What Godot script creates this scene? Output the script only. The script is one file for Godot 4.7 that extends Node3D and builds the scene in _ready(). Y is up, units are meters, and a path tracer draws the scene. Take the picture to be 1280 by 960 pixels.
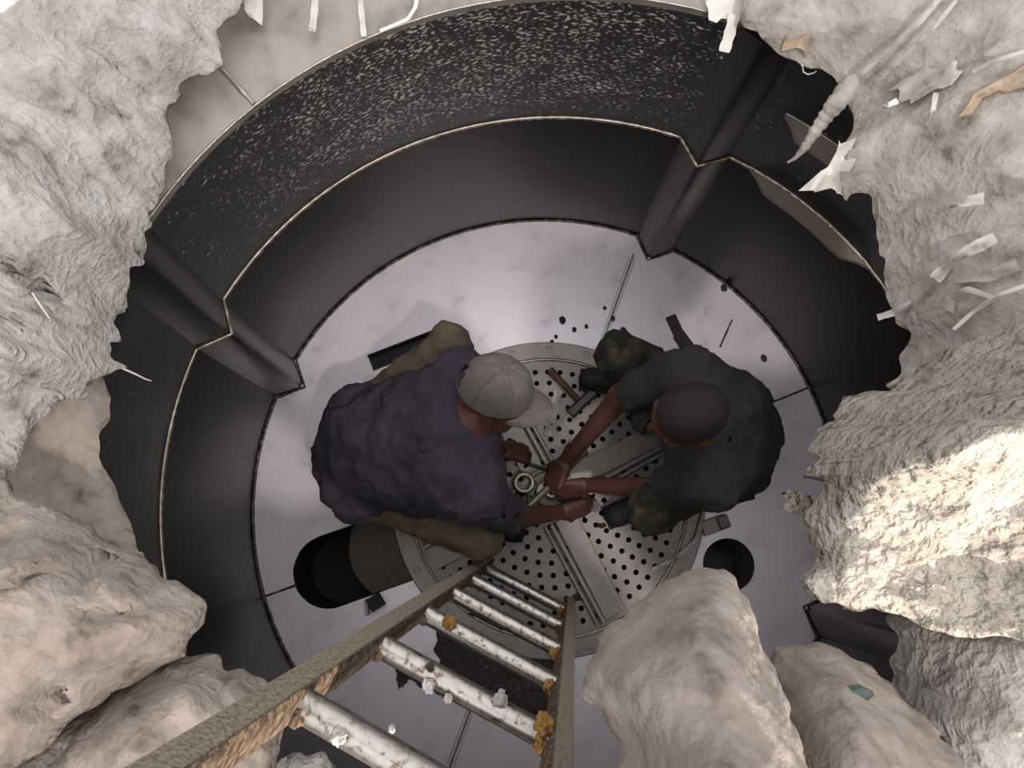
extends Node3D
# A steel pulper vessel seen from above through a ragged opening in dried paper pulp; two workers squat at the rotor hub.

const CAM := Vector3(-0.2241, 2.9221, 0.1457)
var view: Basis
var names := {}
var M := {}
var tops := PackedVector3Array()      # where the tops of the pulp masses show in the photo, and their level
var rng := RandomNumberGenerator.new()

# ------------------------------------------------------------------ geometry helpers
func at(px: float, py: float, y: float) -> Vector3:      # where the sight line of a photo point meets the level y
	var d := view.x * (px - 640.0) / 950.0 - view.y * (py - 480.0) / 950.0 - view.z
	return CAM + d * ((y - CAM.y) / d.y)

func pol(r: float, a: float, y: float) -> Vector3:
	return Vector3(r * cos(a), y, r * sin(a))

func numbered(called: String) -> String:
	if not names.has(called):
		names[called] = 0
		return called
	names[called] += 1
	return "%s_%03d" % [called, names[called]]

func tag(o: Node, label: String, category: String, group := "") -> Node:
	o.set_meta("label", label)
	o.set_meta("category", category)
	if group != "": o.set_meta("group", group)
	return o

func put(called: String, mesh: Mesh, mat: Material, parent: Node = self) -> MeshInstance3D:
	var m := MeshInstance3D.new()
	m.name = numbered(called) if parent == self else called
	m.mesh = mesh
	m.material_override = mat
	parent.add_child(m, true)
	return m

func struct(called: String, mesh: Mesh, mat: Material) -> MeshInstance3D:
	var m := put(called, mesh, mat)
	m.set_meta("kind", "structure")
	return m

func thing(called: String, label: String, category: String, where := Vector3.ZERO, group := "") -> Node3D:
	var o := Node3D.new()
	o.name = numbered(called)
	o.position = where
	add_child(o)
	tag(o, label, category, group)
	return o

func begin() -> SurfaceTool:
	var st := SurfaceTool.new()
	st.begin(Mesh.PRIMITIVE_TRIANGLES)
	return st

func done(st: SurfaceTool) -> ArrayMesh:
	st.generate_normals()
	return st.commit()

func smooth(V: PackedVector3Array, I: PackedInt32Array, uv := PackedVector2Array()) -> ArrayMesh:
	var N := PackedVector3Array()
	N.resize(V.size())
	for t in range(0, I.size(), 3):
		var a := V[I[t]]
		var n := (V[I[t + 2]] - a).cross(V[I[t + 1]] - a)
		N[I[t]] += n
		N[I[t + 1]] += n
		N[I[t + 2]] += n
	for i in N.size():
		N[i] = N[i].normalized() if N[i].length_squared() > 1e-20 else Vector3.UP
	var A := []
	A.resize(Mesh.ARRAY_MAX)
	A[Mesh.ARRAY_VERTEX] = V
	A[Mesh.ARRAY_NORMAL] = N
	A[Mesh.ARRAY_INDEX] = I
	if uv.size() == V.size(): A[Mesh.ARRAY_TEX_UV] = uv
	var m := ArrayMesh.new()
	m.add_surface_from_arrays(Mesh.PRIMITIVE_TRIANGLES, A)
	return m

func tri(st: SurfaceTool, a: Vector3, b: Vector3, c: Vector3, sg := -1) -> void:
	for p in [a, b, c]:
		st.set_smooth_group(sg)
		st.add_vertex(p)

func quad(st: SurfaceTool, a: Vector3, b: Vector3, c: Vector3, d: Vector3, sg := -1) -> void:
	tri(st, a, b, c, sg)
	tri(st, a, c, d, sg)

# bar from a to b: w across, h along 'up'; the long edges chamfered by c
func bar(st: SurfaceTool, a: Vector3, b: Vector3, w: float, h: float, up := Vector3.UP, c := 0.0) -> void:
	var z := (b - a).normalized()
	var x := up.cross(z).normalized()
	var y := z.cross(x).normalized()
	var pr := []
	var hw := w / 2
	var hh := h / 2
	if c <= 0.0:
		pr = [Vector2(-hw, -hh), Vector2(-hw, hh), Vector2(hw, hh), Vector2(hw, -hh)]
	else:
		pr = [Vector2(-hw, -hh + c), Vector2(-hw, hh - c), Vector2(-hw + c, hh), Vector2(hw - c, hh), Vector2(hw, hh - c), Vector2(hw, -hh + c), Vector2(hw - c, -hh), Vector2(-hw + c, -hh)]
	var n := pr.size()
	for i in n:
		var p = x * pr[i].x + y * pr[i].y
		var q = x * pr[(i + 1) % n].x + y * pr[(i + 1) % n].y
		quad(st, a + p, a + q, b + q, b + p)
	for i in range(1, n - 1):
		tri(st, a + x * pr[0].x + y * pr[0].y, a + x * pr[i + 1].x + y * pr[i + 1].y, a + x * pr[i].x + y * pr[i].y)
		tri(st, b + x * pr[0].x + y * pr[0].y, b + x * pr[i].x + y * pr[i].y, b + x * pr[i + 1].x + y * pr[i + 1].y)

func tube(st: SurfaceTool, pts: Array, radii: Array, sides := 12, caps := true) -> void:
	var prev := []
	var x := Vector3.ZERO
	for k in pts.size():
		var d: Vector3 = (pts[mini(k + 1, pts.size() - 1)] - pts[maxi(k - 1, 0)]).normalized()
		if k == 0:
			x = d.cross(Vector3(0.31, 0.87, 0.38)).normalized()
		x = (x - d * x.dot(d)).normalized()
		var y := d.cross(x)
		var r: float = radii[mini(k, radii.size() - 1)]
		var ring := []
		for i in sides:
			var t := TAU * i / sides
			ring.append(pts[k] + (x * cos(t) + y * sin(t)) * r)
		if k > 0:
			for i in sides:
				var j := (i + 1) % sides
				quad(st, prev[i], prev[j], ring[j], ring[i], 1)
		if caps and (k == 0 or k == pts.size() - 1):
			for i in range(1, sides - 1):
				if k == 0: tri(st, ring[0], ring[i], ring[i + 1])
				else: tri(st, ring[0], ring[i + 1], ring[i])
		prev = ring

# profile of (radius, height) points turned round the upright axis through 'o'
func lathe(st: SurfaceTool, o: Vector3, pr: Array, sides := 48, flat := false, a0 := 0.0, a1 := TAU) -> void:
	for i in sides:
		var t := lerpf(a0, a1, float(i) / sides)
		var u := lerpf(a0, a1, float(i + 1) / sides)
		for k in pr.size() - 1:
			var p: Vector2 = pr[k]
			var q: Vector2 = pr[k + 1]
			quad(st, o + pol(p.x, t, p.y), o + pol(p.x, u, p.y), o + pol(q.x, u, q.y), o + pol(q.x, t, q.y), -1 if flat else k + 1)

# flat plates: polygons in plan (x, z) given a thickness
func slab(st: SurfaceTool, poly: PackedVector2Array, y0: float, y1: float, sides := true) -> void:
	var idx := Geometry2D.triangulate_polygon(poly)
	for t in range(0, idx.size(), 3):
		var a := poly[idx[t]]
		var b := poly[idx[t + 1]]
		var c := poly[idx[t + 2]]
		if (b - a).cross(c - a) < 0.0:
			var s := b
			b = c
			c = s
		tri(st, Vector3(a.x, y1, a.y), Vector3(b.x, y1, b.y), Vector3(c.x, y1, c.y))
		tri(st, Vector3(a.x, y0, a.y), Vector3(c.x, y0, c.y), Vector3(b.x, y0, b.y))
	if sides:
		var cw := Geometry2D.is_polygon_clockwise(poly)
		for i in poly.size():
			var p := poly[i]
			var q := poly[(i + 1) % poly.size()]
			if cw:
				var s := p
				p = q
				q = s
			quad(st, Vector3(p.x, y0, p.y), Vector3(q.x, y0, q.y), Vector3(q.x, y1, q.y), Vector3(p.x, y1, p.y))

func flat2(v: Vector3) -> Vector2:
	return Vector2(v.x, v.z)

func bead(pts: Array, r: float, seed_: int) -> ArrayMesh:     # a weld bead: rippled half round
	var st := begin()
	rng.seed = seed_
	var P := []
	var R := []
	for k in pts.size() - 1:
		var n := maxi(2, int((pts[k + 1] - pts[k]).length() / (r * 1.6)))
		for i in n:
			P.append(pts[k].lerp(pts[k + 1], float(i) / n))
			R.append(r * rng.randf_range(0.7, 1.25))
	P.append(pts[-1])
	R.append(r)
	tube(st, P, R, 6)
	return done(st)

# ------------------------------------------------------------------ textures and materials
func noise_image(size: int, freq: float, seed_: int, oct := 5, kind := FastNoiseLite.TYPE_SIMPLEX_SMOOTH, frac := FastNoiseLite.FRACTAL_FBM) -> Image:
	var n := FastNoiseLite.new()
	n.noise_type = kind
	n.seed = seed_
	n.frequency = freq
	n.fractal_type = frac
	n.fractal_octaves = oct
	return n.get_seamless_image(size, size)

func ramp(img: Image, stops: Array) -> ImageTexture:     # grey noise through a colour ramp [[at, Color], ...]
	var g := Gradient.new()
	g.offsets = PackedFloat32Array(stops.map(func(s): return s[0]))
	g.colors = PackedColorArray(stops.map(func(s): return s[1]))
	var lut := []
	for i in 256: lut.append(g.sample(i / 255.0))
	var src := img.duplicate()
	src.convert(Image.FORMAT_L8)
	var d: PackedByteArray = src.get_data()
	var o := PackedByteArray()
	o.resize(d.size() * 3)
	for i in d.size():
		var c: Color = lut[d[i]]
		o[i * 3] = int(c.r * 255)
		o[i * 3 + 1] = int(c.g * 255)
		o[i * 3 + 2] = int(c.b * 255)
	return ImageTexture.create_from_image(Image.create_from_data(img.get_width(), img.get_height(), false, Image.FORMAT_RGB8, o))

func mat(col: Color, rough: float, metal := 0.0, tex: Texture2D = null, scale := 1.0, relief: Texture2D = null, cm := 0.0) -> StandardMaterial3D:
	var m := StandardMaterial3D.new()
	m.albedo_color = col
	m.roughness = rough
	m.metallic = metal
	if tex or relief:
		m.uv1_triplanar = true
		m.uv1_world_triplanar = true
		m.uv1_scale = Vector3.ONE * scale
	if tex: m.albedo_texture = tex
	if relief:
		m.heightmap_enabled = true
		m.heightmap_texture = relief
		m.heightmap_scale = cm
	return m

func grey(v: float) -> Color:
	return Color(v, v, v)

func make_materials() -> void:
	var pulp_relief := ImageTexture.create_from_image(noise_image(1024, 0.014, 3, 6, FastNoiseLite.TYPE_SIMPLEX_SMOOTH, FastNoiseLite.FRACTAL_RIDGED))
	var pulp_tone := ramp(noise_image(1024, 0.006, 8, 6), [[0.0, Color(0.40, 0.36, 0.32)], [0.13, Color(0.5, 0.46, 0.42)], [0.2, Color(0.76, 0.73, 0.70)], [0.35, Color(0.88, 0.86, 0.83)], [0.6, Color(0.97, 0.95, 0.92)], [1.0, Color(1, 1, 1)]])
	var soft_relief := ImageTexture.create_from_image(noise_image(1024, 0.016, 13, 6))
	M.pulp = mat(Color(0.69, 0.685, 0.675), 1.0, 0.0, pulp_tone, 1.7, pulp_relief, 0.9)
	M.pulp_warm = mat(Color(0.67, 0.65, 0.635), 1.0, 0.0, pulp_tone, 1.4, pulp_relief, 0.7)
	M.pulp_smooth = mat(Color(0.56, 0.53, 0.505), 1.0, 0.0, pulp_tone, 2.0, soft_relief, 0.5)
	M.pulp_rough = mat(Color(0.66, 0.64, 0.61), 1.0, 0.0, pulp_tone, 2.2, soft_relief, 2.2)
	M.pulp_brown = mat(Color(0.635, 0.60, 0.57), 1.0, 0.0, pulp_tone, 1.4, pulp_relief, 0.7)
	M.paper = mat(Color(0.80, 0.78, 0.74), 0.8)
	M.strip = mat(Color(0.76, 0.76, 0.745), 0.55, 0.0, pulp_tone, 3.0)
	M.film = mat(Color(0.68, 0.665, 0.64), 0.45, 0.0, pulp_tone, 4.0)
	M.card = mat(Color(0.68, 0.61, 0.53), 0.9, 0.0, pulp_tone, 5.0)
	var grain := ImageTexture.create_from_image(noise_image(512, 0.09, 21, 3))
	var smudge := ramp(noise_image(1024, 0.005, 33, 6), [[0.0, grey(0.86)], [0.2, grey(0.955)], [0.4, grey(0.985)], [1.0, grey(1.0)]])
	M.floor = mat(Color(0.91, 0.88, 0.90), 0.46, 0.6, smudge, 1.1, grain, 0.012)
	M.floor.roughness = 0.46
	M.screen = mat(Color(0.55, 0.525, 0.505), 0.5, 0.6, smudge, 2.6, grain, 0.02)
	M.steel = mat(Color(0.58, 0.555, 0.53), 0.5, 0.65, smudge, 3.0, grain, 0.012)
	M.deck = mat(Color(0.59, 0.565, 0.53), 0.5, 0.5, ramp(noise_image(1024, 0.008, 44, 6), [[0.0, grey(0.72)], [0.35, grey(0.90)], [0.6, grey(0.97)], [1.0, grey(1.0)]]), 1.0, grain, 0.02)
	M.weld = mat(Color(0.66, 0.62, 0.57), 0.4, 0.9)
	M.weld_dark = mat(Color(0.34, 0.31, 0.30), 0.5, 0.8)
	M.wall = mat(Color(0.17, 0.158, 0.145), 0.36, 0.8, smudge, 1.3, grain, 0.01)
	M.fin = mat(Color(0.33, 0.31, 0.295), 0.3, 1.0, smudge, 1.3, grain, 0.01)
	M.bare = mat(Color(0.46, 0.43, 0.40), 0.5, 0.6, smudge, 2.0)
	M.lip = mat(Color(0.52, 0.48, 0.445), 0.6, 0.2, smudge, 2.0)
	M.dull = mat(Color(0.36, 0.34, 0.325), 0.75, 0.2)
	M.dark = mat(Color(0.17, 0.155, 0.145), 0.7, 0.3)
	var rust := ramp(noise_image(1024, 0.012, 55, 6), [[0.0, Color(0.20, 0.15, 0.11)], [0.36, Color(0.30, 0.22, 0.15)], [0.48, Color(0.42, 0.33, 0.24)], [0.56, Color(0.55, 0.50, 0.44)], [0.7, Color(0.60, 0.50, 0.36)], [1.0, Color(0.72, 0.68, 0.6)]])
	M.rail = mat(Color(0.80, 0.77, 0.72), 0.55, 0.3, ramp(noise_image(1024, 0.11, 66, 4), [[0.0, Color(0.42, 0.33, 0.25)], [0.3, Color(0.58, 0.53, 0.47)], [0.5, Color(0.8, 0.78, 0.74)], [1.0, Color(1, 0.98, 0.94)]]), 1.5)
	M.rust = mat(Color(0.74, 0.71, 0.68), 0.95, 0.0, rust, 4.5, soft_relief, 0.3)
	M.rung = mat(Color(0.74, 0.72, 0.69), 0.33, 0.9, ramp(noise_image(1024, 0.022, 77, 6), [[0.0, Color(0.42, 0.33, 0.25)], [0.27, Color(0.62, 0.56, 0.48)], [0.38, grey(0.93)], [1.0, grey(1.0)]]), 2.2, grain, 0.02)
	M.crud = mat(Color(0.66, 0.50, 0.27), 1.0, 0.0, pulp_tone, 6.0, pulp_relief, 0.6)
	M.dirt = mat(Color(0.27, 0.24, 0.225), 0.75, 0.0, ramp(noise_image(512, 0.02, 88, 5), [[0.0, grey(0.45)], [0.5, grey(0.8)], [0.75, grey(1.0)], [1.0, Color(1, 0.98, 0.95)]]), 4.0, pulp_relief, 0.3)  # mottled dark brown for the floor patch under the ladder
	M.soot = mat(Color(0.16, 0.15, 0.15), 0.8)
	M.grease = mat(Color(0.62, 0.56, 0.42), 0.5, 0.0, rust, 9.0, pulp_relief, 0.4)
	var weave := ImageTexture.create_from_image(noise_image(512, 0.05, 91, 4))
	M.purple = mat(Color(0.205, 0.18, 0.22), 0.95, 0.0, null, 6.0, weave, 0.15)
	M.black = mat(Color(0.16, 0.15, 0.147), 0.95, 0.0, null, 6.0, weave, 0.15)
	M.khaki = mat(Color(0.36, 0.31, 0.245), 0.95, 0.0, null, 5.0, weave, 0.2)
	M.camo = mat(Color(0.66, 0.66, 0.66), 0.95, 0.0, ramp(noise_image(512, 0.012, 95, 3), [[0.0, Color(0.12, 0.13, 0.11)], [0.44, Color(0.13, 0.14, 0.12)], [0.45, Color(0.20, 0.22, 0.17)], [0.58, Color(0.20, 0.22, 0.17)], [0.59, Color(0.36, 0.29, 0.2)], [0.7, Color(0.36, 0.29, 0.2)], [0.71, Color(0.42, 0.36, 0.27)], [1.0, Color(0.42, 0.36, 0.27)]]), 2.6, weave, 0.15)
	M.skin = mat(Color(0.35, 0.215, 0.17), 0.55, 0.0, ramp(noise_image(256, 0.03, 97, 4), [[0.0, grey(0.8)], [1.0, grey(1.0)]]), 8.0, grain, 0.03)
	M.hair = mat(Color(0.115, 0.075, 0.062), 0.7, 0.0, null, 12.0, weave, 0.25)
	M.cap = mat(Color(0.40, 0.375, 0.355), 0.95, 0.0, ramp(noise_image(256, 0.02, 99, 5), [[0.0, grey(0.8)], [1.0, grey(1.0)]]), 6.0, weave, 0.06)
	M.cap_dark = mat(Color(0.33, 0.31, 0.30), 0.95)
	M.boot = mat(Color(0.13, 0.115, 0.10), 0.7, 0.0, null, 6.0, weave, 0.1)
	M.wood = mat(Color(0.42, 0.27, 0.19), 0.7, 0.0, ramp(noise_image(256, 0.03, 101, 4), [[0.0, grey(0.65)], [1.0, grey(1.0)]]), 9.0)
	M.tool = mat(Color(0.30, 0.295, 0.29), 0.45, 0.7, smudge, 6.0)
	M.pipe = mat(Color(0.60, 0.57, 0.50), 0.4, 0.85, smudge, 5.0)
	M.rag = mat(Color(0.42, 0.41, 0.40), 1.0, 0.0, pulp_tone, 5.0, weave, 0.4)
	M.eye = mat(Color(0.8, 0.78, 0.74), 0.3)

# dried spatter of pulp on the upper shell, denser in patches, as a map on the unrolled band (u round, v up)
func spatter_material() -> StandardMaterial3D:
	var w := 2048
	var h := 320
	var a := FastNoiseLite.new()
	a.noise_type = FastNoiseLite.TYPE_SIMPLEX_SMOOTH
	a.seed = 5
	a.frequency = 0.17
	a.fractal_octaves = 3
	var b := FastNoiseLite.new()
	b.seed = 6
	b.frequency = 0.012
	b.fractal_octaves = 3
	var o := PackedByteArray()
	o.resize(w * h * 3)
	for y in h:
		var v := 1.0 - float(y) / h
		for x in w:
			var ang := wrapf(rad_to_deg(TAU * x / w), -180.0, 180.0)      # world angle of this column
			# spatter was thrown against the far side
			var far := smoothstep(58.0, 12.0, absf(wrapf(ang + 98.0, -180.0, 180.0)))
			var dens := (0.10 + 0.90 * far) * (0.35 + 0.65 * smoothstep(0.0, 0.3, v)) + b.get_noise_2d(x * 2.0, y * 2.0) * 0.55 + b.get_noise_2d(x * 6.0, y * 6.0) * 0.25
			var s := a.get_noise_2d(x, y)
			var t := smoothstep(0.0, 0.12, s - (0.70 - 0.50 * dens))
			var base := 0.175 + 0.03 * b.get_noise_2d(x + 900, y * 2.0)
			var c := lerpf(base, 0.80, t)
			var i := (y * w + x) * 3
			o[i] = int(clampf(c, 0, 1) * 255)
			o[i + 1] = int(clampf(c * 0.97, 0, 1) * 255)
			o[i + 2] = int(clampf(c * 0.93, 0, 1) * 255)
	var m := StandardMaterial3D.new()
	m.albedo_texture = ImageTexture.create_from_image(Image.create_from_data(w, h, false, Image.FORMAT_RGB8, o))
	m.roughness = 0.5
	m.metallic = 0.3
	return m

# ------------------------------------------------------------------ smooth bodies from distance fields
class Field:
	var lo: Vector3
	var h: float
	var nx: int
	var ny: int
	var nz: int
	var f := PackedFloat32Array()

	func _init(a: Vector3, b: Vector3, cell: float):
		lo = a
		h = cell
		nx = int((b.x - a.x) / h) + 2
		ny = int((b.y - a.y) / h) + 2
		nz = int((b.z - a.z) / h) + 2
		f.resize(nx * ny * nz)
		f.fill(1.0)

	func span(a: float, b: float, o: float, n: int) -> Array:
		return range(clampi(int((a - o) / h), 0, n), clampi(int((b - o) / h) + 2, 0, n))

	func cap(a: Vector3, b: Vector3, ra: float, rb: float, k := 0.03, cut := false) -> void:
		var m := maxf(ra, rb) + k + 2.0 * h
		var q := a.min(b) - Vector3.ONE * m
		var r := a.max(b) + Vector3.ONE * m
		var ab := b - a
		var l2 := maxf(ab.length_squared(), 1e-9)
		var dir := ab.normalized()
		var xs := span(q.x, r.x, lo.x, nx)
		for z in span(q.z, r.z, lo.z, nz):
			for y in span(q.y, r.y, lo.y, ny):
				var row: int = (z * ny + y) * nx
				for x in xs:
					var p := lo + Vector3(x, y, z) * h - a
					var t := clampf(p.dot(ab) / l2, 0.0, 1.0)
					var d := (p - ab * t).length() - lerpf(ra, rb, t)
					if cut: d = maxf(d, (p - ab).dot(dir))
					var e := f[row + x]
					var g := maxf(k - absf(d - e), 0.0)
					f[row + x] = minf(d, e) - g * g * 0.25 / k

	func egg(c: Vector3, ax: Basis, r: Vector3, k := 0.02, carve := false) -> void:
		var m := maxf(r.x, maxf(r.y, r.z)) + k + 2.0 * h
		var s := minf(r.x, minf(r.y, r.z))
		var inv := ax.transposed()
		var xs := span(c.x - m, c.x + m, lo.x, nx)
		for z in span(c.z - m, c.z + m, lo.z, nz):
			for y in span(c.y - m, c.y + m, lo.y, ny):
				var row: int = (z * ny + y) * nx
				for x in xs:
					var p := inv * (lo + Vector3(x, y, z) * h - c)
					var q := Vector3(p.x / r.x, p.y / r.y, p.z / r.z)
					var ql := q.length()
					var g1 := Vector3(q.x / r.x, q.y / r.y, q.z / r.z).length()
					var d := ql * (ql - 1.0) / maxf(g1, 1e-6) if ql > 0.2 else -s * 0.8
					var e := f[row + x]
					if carve:
						d = -d
						var g := maxf(k - absf(d - e), 0.0)
						f[row + x] = maxf(d, e) + g * g * 0.25 / k
					else:
						var g := maxf(k - absf(d - e), 0.0)
						f[row + x] = minf(d, e) - g * g * 0.25 / k

	func below(p: Vector3, n: Vector3) -> void:       # keep only what lies behind the plane
		for z in nz:
			for y in ny:
				var row := (z * ny + y) * nx
				for x in nx:
					if f[row + x] < 3.0 * h:
						f[row + x] = maxf(f[row + x], (lo + Vector3(x, y, z) * h - p).dot(n))

	func rough(noise: FastNoiseLite, amp: float, stretch := Vector3.ONE) -> void:
		for z in nz:
			for y in ny:
				var row := (z * ny + y) * nx
				for x in nx:
					if absf(f[row + x]) < 3.0 * h + amp:
						var p := (lo + Vector3(x, y, z) * h) * stretch
						f[row + x] += amp * noise.get_noise_3dv(p)

	func net(V: PackedVector3Array, I: PackedInt32Array) -> void:
		var at_ := {}
		var off := [0, 1, nx, nx + 1, nx * ny, nx * ny + 1, nx * ny + nx, nx * ny + nx + 1]
		var corner := [Vector3(0, 0, 0), Vector3(1, 0, 0), Vector3(0, 1, 0), Vector3(1, 1, 0), Vector3(0, 0, 1), Vector3(1, 0, 1), Vector3(0, 1, 1), Vector3(1, 1, 1)]
		var edges := [[0, 1], [2, 3], [4, 5], [6, 7], [0, 2], [1, 3], [4, 6], [5, 7], [0, 4], [1, 5], [2, 6], [3, 7]]
		var lim := 2.5 * h
		for z in nz - 1:
			for y in ny - 1:
				var row := (z * ny + y) * nx
				for x in nx - 1:
					var i := row + x
					if absf(f[i]) > lim: continue
					var mask := 0
					for k in 8:
						if f[i + off[k]] < 0.0: mask |= 1 << k
					if mask == 0 or mask == 255: continue
					var s := Vector3.ZERO
					var n := 0
					for e in edges:
						var a := f[i + off[e[0]]]
						var b := f[i + off[e[1]]]
						if (a < 0.0) != (b < 0.0):
							s += corner[e[0]].lerp(corner[e[1]], a / (a - b))
							n += 1
					at_[i] = V.size()
					V.append(lo + (Vector3(x, y, z) + s / n) * h)
		var step := [1, nx, nx * ny]
		for i in at_:
			for ax in 3:
				var j: int = i + step[ax]
				var a := f[i] < 0.0
				if a == (f[j] < 0.0): continue
				var u: int = step[(ax + 1) % 3]
				var w: int = step[(ax + 2) % 3]
				if not (at_.has(i - u) and at_.has(i - w) and at_.has(i - u - w)): continue
				var q := [at_[i], at_[i - u], at_[i - u - w], at_[i - w]]
				if a:
					I.append_array(PackedInt32Array([q[0], q[2], q[1], q[0], q[3], q[2]]))
				else:
					I.append_array(PackedInt32Array([q[0], q[1], q[2], q[0], q[2], q[3]]))

func cloth_noise(seed_: int, freq: float) -> FastNoiseLite:
	var n := FastNoiseLite.new()
	n.seed = seed_
	n.noise_type = FastNoiseLite.TYPE_SIMPLEX_SMOOTH
	n.frequency = freq
	n.fractal_octaves = 3
	return n

func hand_into(V: PackedVector3Array, I: PackedInt32Array, wrist: Vector3, fwd: Vector3, palm: Vector3, right: bool, curl: float) -> void:
	var F := fwd.normalized()
	var N := (palm - F * palm.dot(F)).normalized()             # the way the palm faces
	var S := N.cross(F) if right else F.cross(N)               # towards the thumb
	var g := Field.new(wrist - Vector3.ONE * 0.16, wrist + Vector3.ONE * 0.19, 0.004)
	g.cap(wrist - F * 0.05, wrist + F * 0.01, 0.027, 0.024, 0.012)
	for k in 4:
		var s := 0.030 - 0.020 * k
		var len_: float = [0.072, 0.080, 0.075, 0.060][k]
		var knuckle := wrist + F * (0.092 - 0.006 * absf(k - 1.2)) + S * s
		g.cap(wrist + F * 0.012 + S * s * 0.55, knuckle, 0.017, 0.012, 0.014)
		var p := knuckle
		var ang := curl * (0.55 + 0.06 * k)
		for j in 3:
			var q: Vector3 = p + (F * cos(ang) + N * sin(ang)).normalized() * len_ * [0.45, 0.31, 0.24][j]
			g.cap(p, q, 0.0102 - 0.0011 * j, 0.0094 - 0.0012 * j, 0.003)
			p = q
			ang += curl * [0.75, 0.6, 0.5][j]
	var t0 := wrist + F * 0.022 + S * 0.022
	var t1 := t0 + (F * 0.6 + S * 0.75 + N * 0.35).normalized() * 0.042
	var t2 := t1 + (F * 0.85 + S * 0.15 + N * 0.5).normalized() * 0.034
	var t3 := t2 + (F * 0.7 - S * 0.2 + N * 0.7).normalized() * 0.027
	g.cap(t0, t1, 0.016, 0.0125, 0.012)
	g.cap(t1, t2, 0.0122, 0.0105, 0.004)
	g.cap(t2, t3, 0.0105, 0.0085, 0.003)
	g.net(V, I)

func head_into(V: PackedVector3Array, I: PackedInt32Array, c: Vector3, B: Basis, neck: Vector3) -> void:
	# B.x the head's left-right, B.y its crown, B.z the face
	var g := Field.new(c - Vector3.ONE * 0.17, c + Vector3.ONE * 0.17, 0.0045)
	var P := func(x: float, y: float, z: float) -> Vector3: return c + B * Vector3(x, y, z)
	g.egg(P.call(0, 0.025, -0.01), B, Vector3(0.076, 0.088, 0.094), 0.02)
	g.egg(P.call(0, -0.045, 0.028), B, Vector3(0.060, 0.068, 0.062), 0.03)
	g.cap(P.call(-0.03, -0.09, 0.045), P.call(0.03, -0.09, 0.045), 0.026, 0.026, 0.03)
	g.cap(P.call(0, -0.05, -0.03), neck, 0.054, 0.06, 0.03)
	for s in [-1.0, 1.0]:
		g.egg(P.call(s * 0.032, -0.004, 0.090), B, Vector3(0.018, 0.012, 0.014), 0.012, true)
		g.cap(P.call(s * 0.014, 0.014, 0.083), P.call(s * 0.046, 0.014, 0.070), 0.010, 0.009, 0.012)
		g.egg(P.call(s * 0.032, -0.004, 0.074), B, Vector3(0.012, 0.012, 0.012), 0.004)
		g.egg(P.call(s * 0.046, -0.035, 0.062), B, Vector3(0.022, 0.02, 0.018), 0.02)
		g.egg(P.call(s * 0.079, -0.012, -0.012), B, Vector3(0.010, 0.032, 0.020), 0.006)
		g.egg(P.call(s * 0.088, -0.008, -0.006), B, Vector3(0.006, 0.018, 0.010), 0.004, true)
	g.cap(P.call(0, 0.004, 0.084), P.call(0, -0.034, 0.104), 0.009, 0.013, 0.012)
	g.cap(P.call(-0.013, -0.037, 0.09), P.call(0.013, -0.037, 0.09), 0.009, 0.009, 0.008)
	g.cap(P.call(-0.022, -0.062, 0.082), P.call(0.022, -0.062, 0.082), 0.0075, 0.0075, 0.006)
	g.cap(P.call(-0.019, -0.073, 0.080), P.call(0.019, -0.073, 0.080), 0.008, 0.008, 0.006)
	g.net(V, I)

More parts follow.
